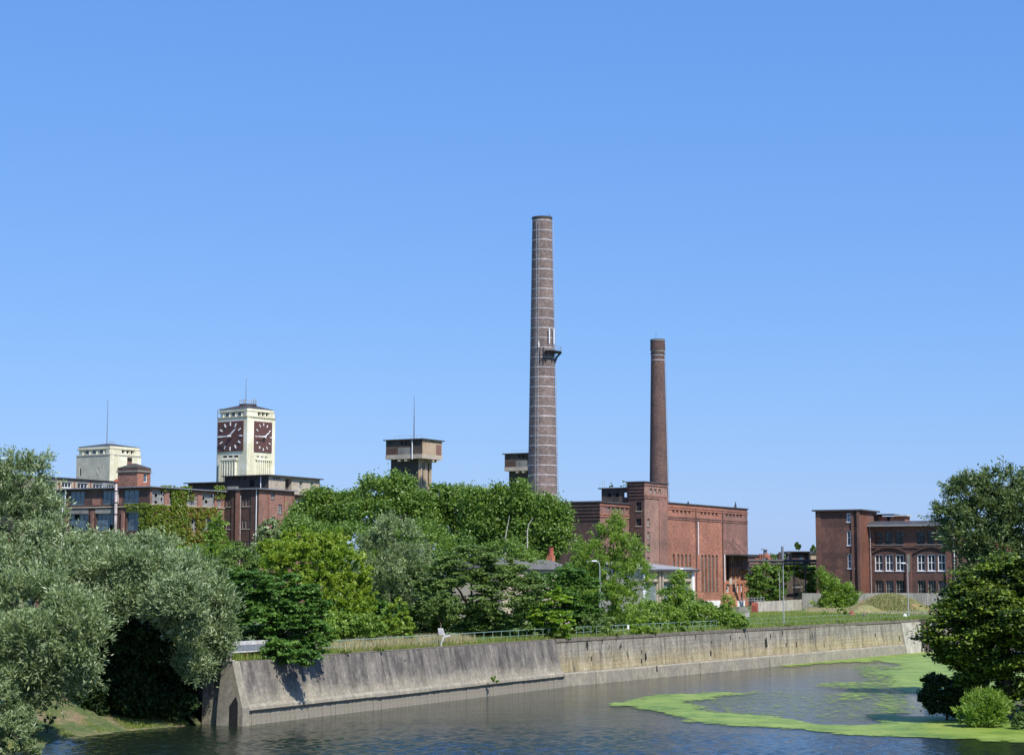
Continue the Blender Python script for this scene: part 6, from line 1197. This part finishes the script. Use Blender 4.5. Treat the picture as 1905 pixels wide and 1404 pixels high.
# --- climbing vine on the factory end wall
def vine():
    rng = np.random.default_rng(5); Cs, ns, tn = [], [], []
    pats = [((277, 300), (940, 1060), .9, 0), ((300, 345), (942, 1060), .95, 0), ((345, 400), (945, 962), .9, 1), ((320, 345), (908, 945), .9, 0), ((331, 352), (906, 916), .8, 0), ((399, 416), (905, 925), .5, 0), ((345, 352), (962, 1060), .8, 1), ((366, 379), (960, 1060), .9, 1), ((396, 404), (962, 1010), .6, 1), ((345, 400), (990, 1060), .7, 1), ((300, 322), (905, 912), .7, 0), ((262, 277), (938, 985), .5, 2), ((352, 360), (918, 930), .5, 1), ((236, 262), (938, 950), .35, 2), ((400, 417), (990, 1060), .6, 0)]
    for (x0, x1), (y0, y1), dn, kd in pats:
        n = int((x1-x0)*(y1-y0)*dn*2.2); 
        for x, y in zip(rng.uniform(x0-2, x1+2, n), rng.uniform(y0-2, y1+2, n)):
            if kd == 2 or x < 276.5: y_, z_ = vb.pick(x, y, 'x', 0); 
            else: x_, z_ = vb.pick(x, y, 'y', 0)
            if math.sin(x*.5+math.sin(y*.21)*2)+math.sin(y*.33+x*.1) < -1.1 and kd != 2: continue
            dep = -abs(rng.normal(.08, .22))-.03
            if kd == 2 or x < 276.5: Cs.append((dep, y_, z_)); ns.append((-1, 0, .3))
            else: Cs.append((x_, dep, z_)); ns.append((0, -1, .3))
            tn.append(1 if (kd == 1 and rng.random() < .4) or rng.random() < .06 else 0)
    C = np.array(Cs); N_ = unit(np.array(ns)+rng.normal(0, .45, C.shape)); T = unit(rng.normal(0, 1, C.shape)+np.array([0, 0, -.6])); tn = np.array(tn); n = len(C)
    e = thing('climbing_vine', 'green and rust tinted climbing vine covering the sunny end wall of the factory', 'climbing plant', vb.o, vb.rot)
    for f, nm, m in ((0, 'green_foliage', 'vine'), (1, 'rust_foliage', 'vine_rust')):
        s = tn == f; k = int(s.sum()); put(nm, leafmesh(nm, C[s], N_[s], T[s], rng.uniform(.25, .5, k), rng.uniform(.2, .4, k), np.clip(rng.normal(.5, .25, k), 0, 1), LM[m]), e, (0, 0, 0))
    mb = MB(); rnd = random.Random(2)
    for x in (.4, 3.0, 6.5, 8.6, 13.5, 16.5): mb.tube([(x, -.06, 0), (x+rnd.uniform(-.4, .4), -.08, 7), (x+rnd.uniform(-.6, .6), -.06, 15)], [.07, .05, .02], 4)
    mb.build('stem', M['bark'], e)
vine()

# --- grass strips
def grass(name, label, n, sampler, h, w, mat, seed):
    rng = np.random.default_rng(seed); P = sampler(rng, n); n = len(P); T = unit(rng.normal(0, .28, (n, 3))+np.array([0, 0, 1])); N_ = unit(rng.normal(0, 1, (n, 3))*np.array([1, 1, .2])); hh = h*rng.uniform(.35, 1.3, n)
    C = P + T*(hh*.45)[:, None]; o = bpy.data.objects.new(name, leafmesh(name, C, N_, T, hh, np.full(n, w), np.clip(rng.normal(.5, .28, n), 0, 1), LM[mat])); COL.objects.link(o); o['kind'] = 'stuff'; o['label'] = label; o['category'] = 'grass'; return o
def strip(P0, d, nrm, L0, L1_, w0, w1, clump=1.0):
    def f(rng, n):
        s = rng.uniform(L0, L1_, n); t = w0 + (w1-w0)*rng.random(n)**1.0; k = (np.sin(s*1.7+np.sin(t*2)*2)+np.sin(s*.53+1)+2)/4 > rng.random(n)*clump
        s, t = s[k], t[k]; return np.stack([P0.x+d.x*s+nrm.x*t, P0.y+d.y*s+nrm.y*t, np.zeros(len(s))], 1)
    return f
sA = lambda px: (alongA(px, 0)-A).dot(qdir); sJ = lambda px: (alongJ(px, 0)-J).dot(ud)
grass('dry_grass', 'tall dry straw grass behind the long railing', 26000, strip(A, qdir, inl, sA(655), sA(905), .9, 6, .9), .95, .045, 'dry', 1)
grass('tall_grass', 'green grass along the top of the sloping quay wall', 30000, strip(A, qdir, inl, .6, L1, .35, 6, 1.0), .55, .05, 'grass', 2)
grass('tall_grass', 'green grass along the upright quay wall', 46000, strip(J, ud, inl2, 0, L2+12, .6, 9, 1.0), .42, .06, 'grass', 3)
def tri_area(pts):
    P = [on(*p) for p in pts]
    def f(rng, n):
        a, b = rng.random(n), rng.random(n); q = np.array([[p.x, p.y] for p in P]); 
        xy = (q[0]*(1-a)[:, None]+q[1]*a[:, None])*(1-b)[:, None] + (q[3]*(1-a)[:, None]+q[2]*a[:, None])*b[:, None]; return np.column_stack([xy, np.zeros(n)])
    return f
grass('dry_grass', 'reddish dry grass along the foot of the grey wall', 26000, tri_area([(1500, 1139), (1740, 1146), (1800, 1133), (1500, 1133)]), .5, .09, 'dry', 4)
grass('tall_grass', 'meadow grass on the far lawn', 40000, tri_area([(1395, 1165), (1745, 1150), (1745, 1138), (1395, 1138)]), .28, .09, 'grass', 5)
def mnd_s(rng, n):
    r = np.sqrt(rng.random(n)); t = rng.random(n)*6.283; z = 3.0*np.cos(r*math.pi/2)**1.3; return np.stack([mc.x+8*r*np.cos(t), mc.y+7+6*r*np.sin(t), z-.1], 1)
grass('dry_grass', 'dry and green weeds covering the earth mound', 14000, mnd_s, .55, .09, 'dry', 6); grass('tall_grass', 'green weeds on the earth mound', 12000, mnd_s, .5, .09, 'grass', 7)
def bank_s(rng, n):
    i = rng.integers(0, len(shore)-2, n); t = rng.random(n); u = rng.random(n)**1.5*.5+.01; S0 = np.array([[p.x, p.y] for p in shore]); T0 = np.array([[p.x, p.y] for p in top_in])
    a = S0[i]*(1-t)[:, None]+S0[i+1]*t[:, None]; b = T0[i]*(1-t)[:, None]+T0[i+1]*t[:, None]; xy = a+(b-a)*u[:, None]; z = np.interp(u, [0, .08, .22, .45, .7], [WATER+.03, WATER+.3, WATER+.75, WATER+1.8, WATER+3.3])-.08
    k = np.sin(xy[:, 0]*.9)+np.sin(xy[:, 1]*1.3+xy[:, 0]) > -.2; return np.column_stack([xy, z])[k]
grass('bank_grass', 'short green grass on the sandy river bank at the lower left', 26000, bank_s, .26, .05, 'grass', 8)
# small plants on the quay wall
for k, (px, h) in enumerate(((640, 6), (700, 5), (1140, 7), (1300, 6), (1460, 5), (1560, 6), (1650, 5))):
    p = alongA(px, .3) if px < 1030 else alongJ(px, .3); yy = 1070 + 6.3*F_PX/p.y
    tree('wall_weed', ['scruffy weed on the coping under the golden saplings', 'scruffy weed on the coping left of the leaning white post', 'low weed on the coping just right of the street lamp', 'low weed on the coping below the scrub', 'low weed on the coping beside the taller thin pole', 'low weed on the open coping before the leaning willow', 'low weed on the coping below the earth mound'][k], p.y, px, [(px, yy-2, 9, h*.6), (px+10, yy-1, 7, h*.4)], 600, 'feather', 'grass', .28, .07, trunk=.02, seed=200+k, cat='weed', limbs=False)
for px, py, lb in ((920, 1266, 'green tuft growing from the toe of the sloping quay wall'),):
    p = alongA(px, -1.7); tuft = [(px, py-2, 9, 5), (px+12, py, 8, 3)]; tree('wall_weed', lb, p.y, px, tuft, 700, 'feather', 'fresh', .25, .08, z0=ZL-.2, trunk=.02, seed=99, cat='weed', limbs=False)

# ---------------------------------------------------------------- duckweed
def duckweed():
    polys = [([(1420, 1238), (1500, 1229), (1600, 1217), (1690, 1209), (1760, 1204), (1960, 1198), (1960, 1300), (1745, 1296), (1705, 1288), (1662, 1268), (1655, 1248), (1700, 1243), (1640, 1231), (1560, 1232), (1480, 1237)], .97),
     ([(1138, 1313), (1185, 1300), (1230, 1292), (1310, 1287), (1420, 1283), (1330, 1293), (1285, 1305), (1330, 1322), (1430, 1334), (1510, 1346), (1600, 1350), (1960, 1348), (1960, 1377), (1750, 1375), (1560, 1364), (1480, 1356), (1360, 1349), (1290, 1339), (1235, 1326), (1190, 1317)], .93),
     ([(1515, 1272), (1570, 1269), (1640, 1268), (1635, 1276), (1655, 1284), (1610, 1300), (1540, 1304), (1570, 1285)], .55),
     ([(1618, 1328), (1700, 1332), (1960, 1338), (1960, 1352), (1600, 1353), (1650, 1343)], .95),
     ([(1290, 1296), (1420, 1283), (1560, 1288), (1660, 1290), (1740, 1310), (1700, 1330), (1600, 1345), (1450, 1336), (1330, 1320)], .3), ([(1600, 1236), (1700, 1240), (1700, 1330), (1640, 1330), (1640, 1290), (1600, 1262)], .5)]
    rng = np.random.default_rng(3); dx, dy = .32, .26; gx, gy = np.arange(4, 64, dx), np.arange(110, 264, dy)
    X, Y = np.meshgrid(gx, gy); ny, nx = X.shape; X = X.ravel(); Y = Y.ravel()
    zc = WATER-CAM_H
    def fbm(x, y):
        s = 0
        for k, (a, b, c_) in enumerate(((.11, .07, 0), (.23, -.19, 1.3), (-.41, .37, 2.1), (.83, .61, .7), (-1.31, 1.13, 4), (2.3, -1.9, 5))): s = s+np.sin(a*x+b*y*1.0+c_+1.4*np.sin(b*x-a*y+k))/(1+k*.5)
        return s/3
    dens = np.zeros(len(X)); NS = 14; wx, wy = 26*fbm(X*2.1+9, Y), 4.2*fbm(X*1.6+40, Y*1.3)+1.6*fbm(X*5+3, Y*4)
    dep = Y*cp+zc*sp; up = -Y*sp+zc*cp; px = W_PX/2+F_PX*X/dep; py = H_PX/2-F_PX*up/dep
    for _ in range(NS):
        qx_, qy_ = px+wx+rng.normal(0, 9), py+wy+rng.normal(0, 1.5); dd_ = np.zeros(len(X))
        for pl, dn in polys:
            ins = np.zeros(len(X), bool); n = len(pl)
            for i in range(n):
                (x0, y0), (x1, y1) = pl[i], pl[(i+1) % n]
                if y0 == y1: continue
                ins ^= ((y0 > qy_) != (y1 > qy_)) & (qx_ < (x1-x0)*(qy_-y0)/(y1-y0)+x0)
            dd_ = np.maximum(dd_, ins*dn)
        dens += dd_/NS
    V = np.stack([X, Y, np.full(len(X), WATER+.03)], 1).astype(np.float32); j, i = np.meshgrid(np.arange(ny-1), np.arange(nx-1), indexing='ij'); n0 = (j*nx+i).ravel(); Fq = np.stack([n0, n0+1, n0+nx+1, n0+nx], 1); Fq = Fq[(dens[Fq] > .01).any(1)]
    used, inv = np.unique(Fq, return_inverse=True); V = V[used]; dens = dens[used]; Fq = inv.reshape(-1, 4).astype(np.int32)
    me = bpy.data.meshes.new('duckweed'); me.vertices.add(len(V)); me.loops.add(4*len(Fq)); me.polygons.add(len(Fq)); me.vertices.foreach_set('co', V.ravel()); me.loops.foreach_set('vertex_index', Fq.ravel()); me.polygons.foreach_set('loop_start', np.arange(0, 4*len(Fq), 4, dtype=np.int32)); me.update(calc_edges=True)
    at_ = me.attributes.new('cover', 'FLOAT', 'POINT'); at_.data.foreach_set('value', dens.astype(np.float32))
    m, nt, b = nodes('duckweed_film'); nn = noise(nt, coords(nt, 1, 1, 1), .3, 5, .7); nt.links.new(ramp(nt, nn, [(.35, (.11, .19, .025)), (.5, (.20, .285, .038)), (.65, (.28, .345, .07))]), b.inputs['Base Color']); b.inputs['Roughness'].default_value = .6
    ca = nt.nodes.new('ShaderNodeAttribute'); ca.attribute_name = 'cover'; f1 = noise(nt, coords(nt, 1, .55, 1), 1.1, 8, .78)
    mr = nt.nodes.new('ShaderNodeMapRange'); nt.links.new(f1, mr.inputs[0]); mr.inputs[1].default_value = .3; mr.inputs[2].default_value = .7
    sb_ = nt.nodes.new('ShaderNodeMath'); sb_.operation = 'SUBTRACT'; nt.links.new(ca.outputs['Fac'], sb_.inputs[0]); nt.links.new(mr.outputs[0], sb_.inputs[1])
    m2_ = nt.nodes.new('ShaderNodeMapRange'); nt.links.new(sb_.outputs[0], m2_.inputs[0]); m2_.inputs[1].default_value = -.22; m2_.inputs[2].default_value = .24
    tr = nt.nodes.new('ShaderNodeBsdfTransparent'); ms = nt.nodes.new('ShaderNodeMixShader'); nt.links.new(m2_.outputs[0], ms.inputs[0]); nt.links.new(tr.outputs[0], ms.inputs[1]); nt.links.new(b.outputs[0], ms.inputs[2]); nt.links.new(ms.outputs[0], nt.nodes['Material Output'].inputs[0]); me.materials.append(m)
    o = bpy.data.objects.new('duckweed', me); COL.objects.link(o); o['kind'] = 'stuff'; o['label'] = 'bright green duckweed drifting in curved bands on the water'; o['category'] = 'duckweed'
duckweed()
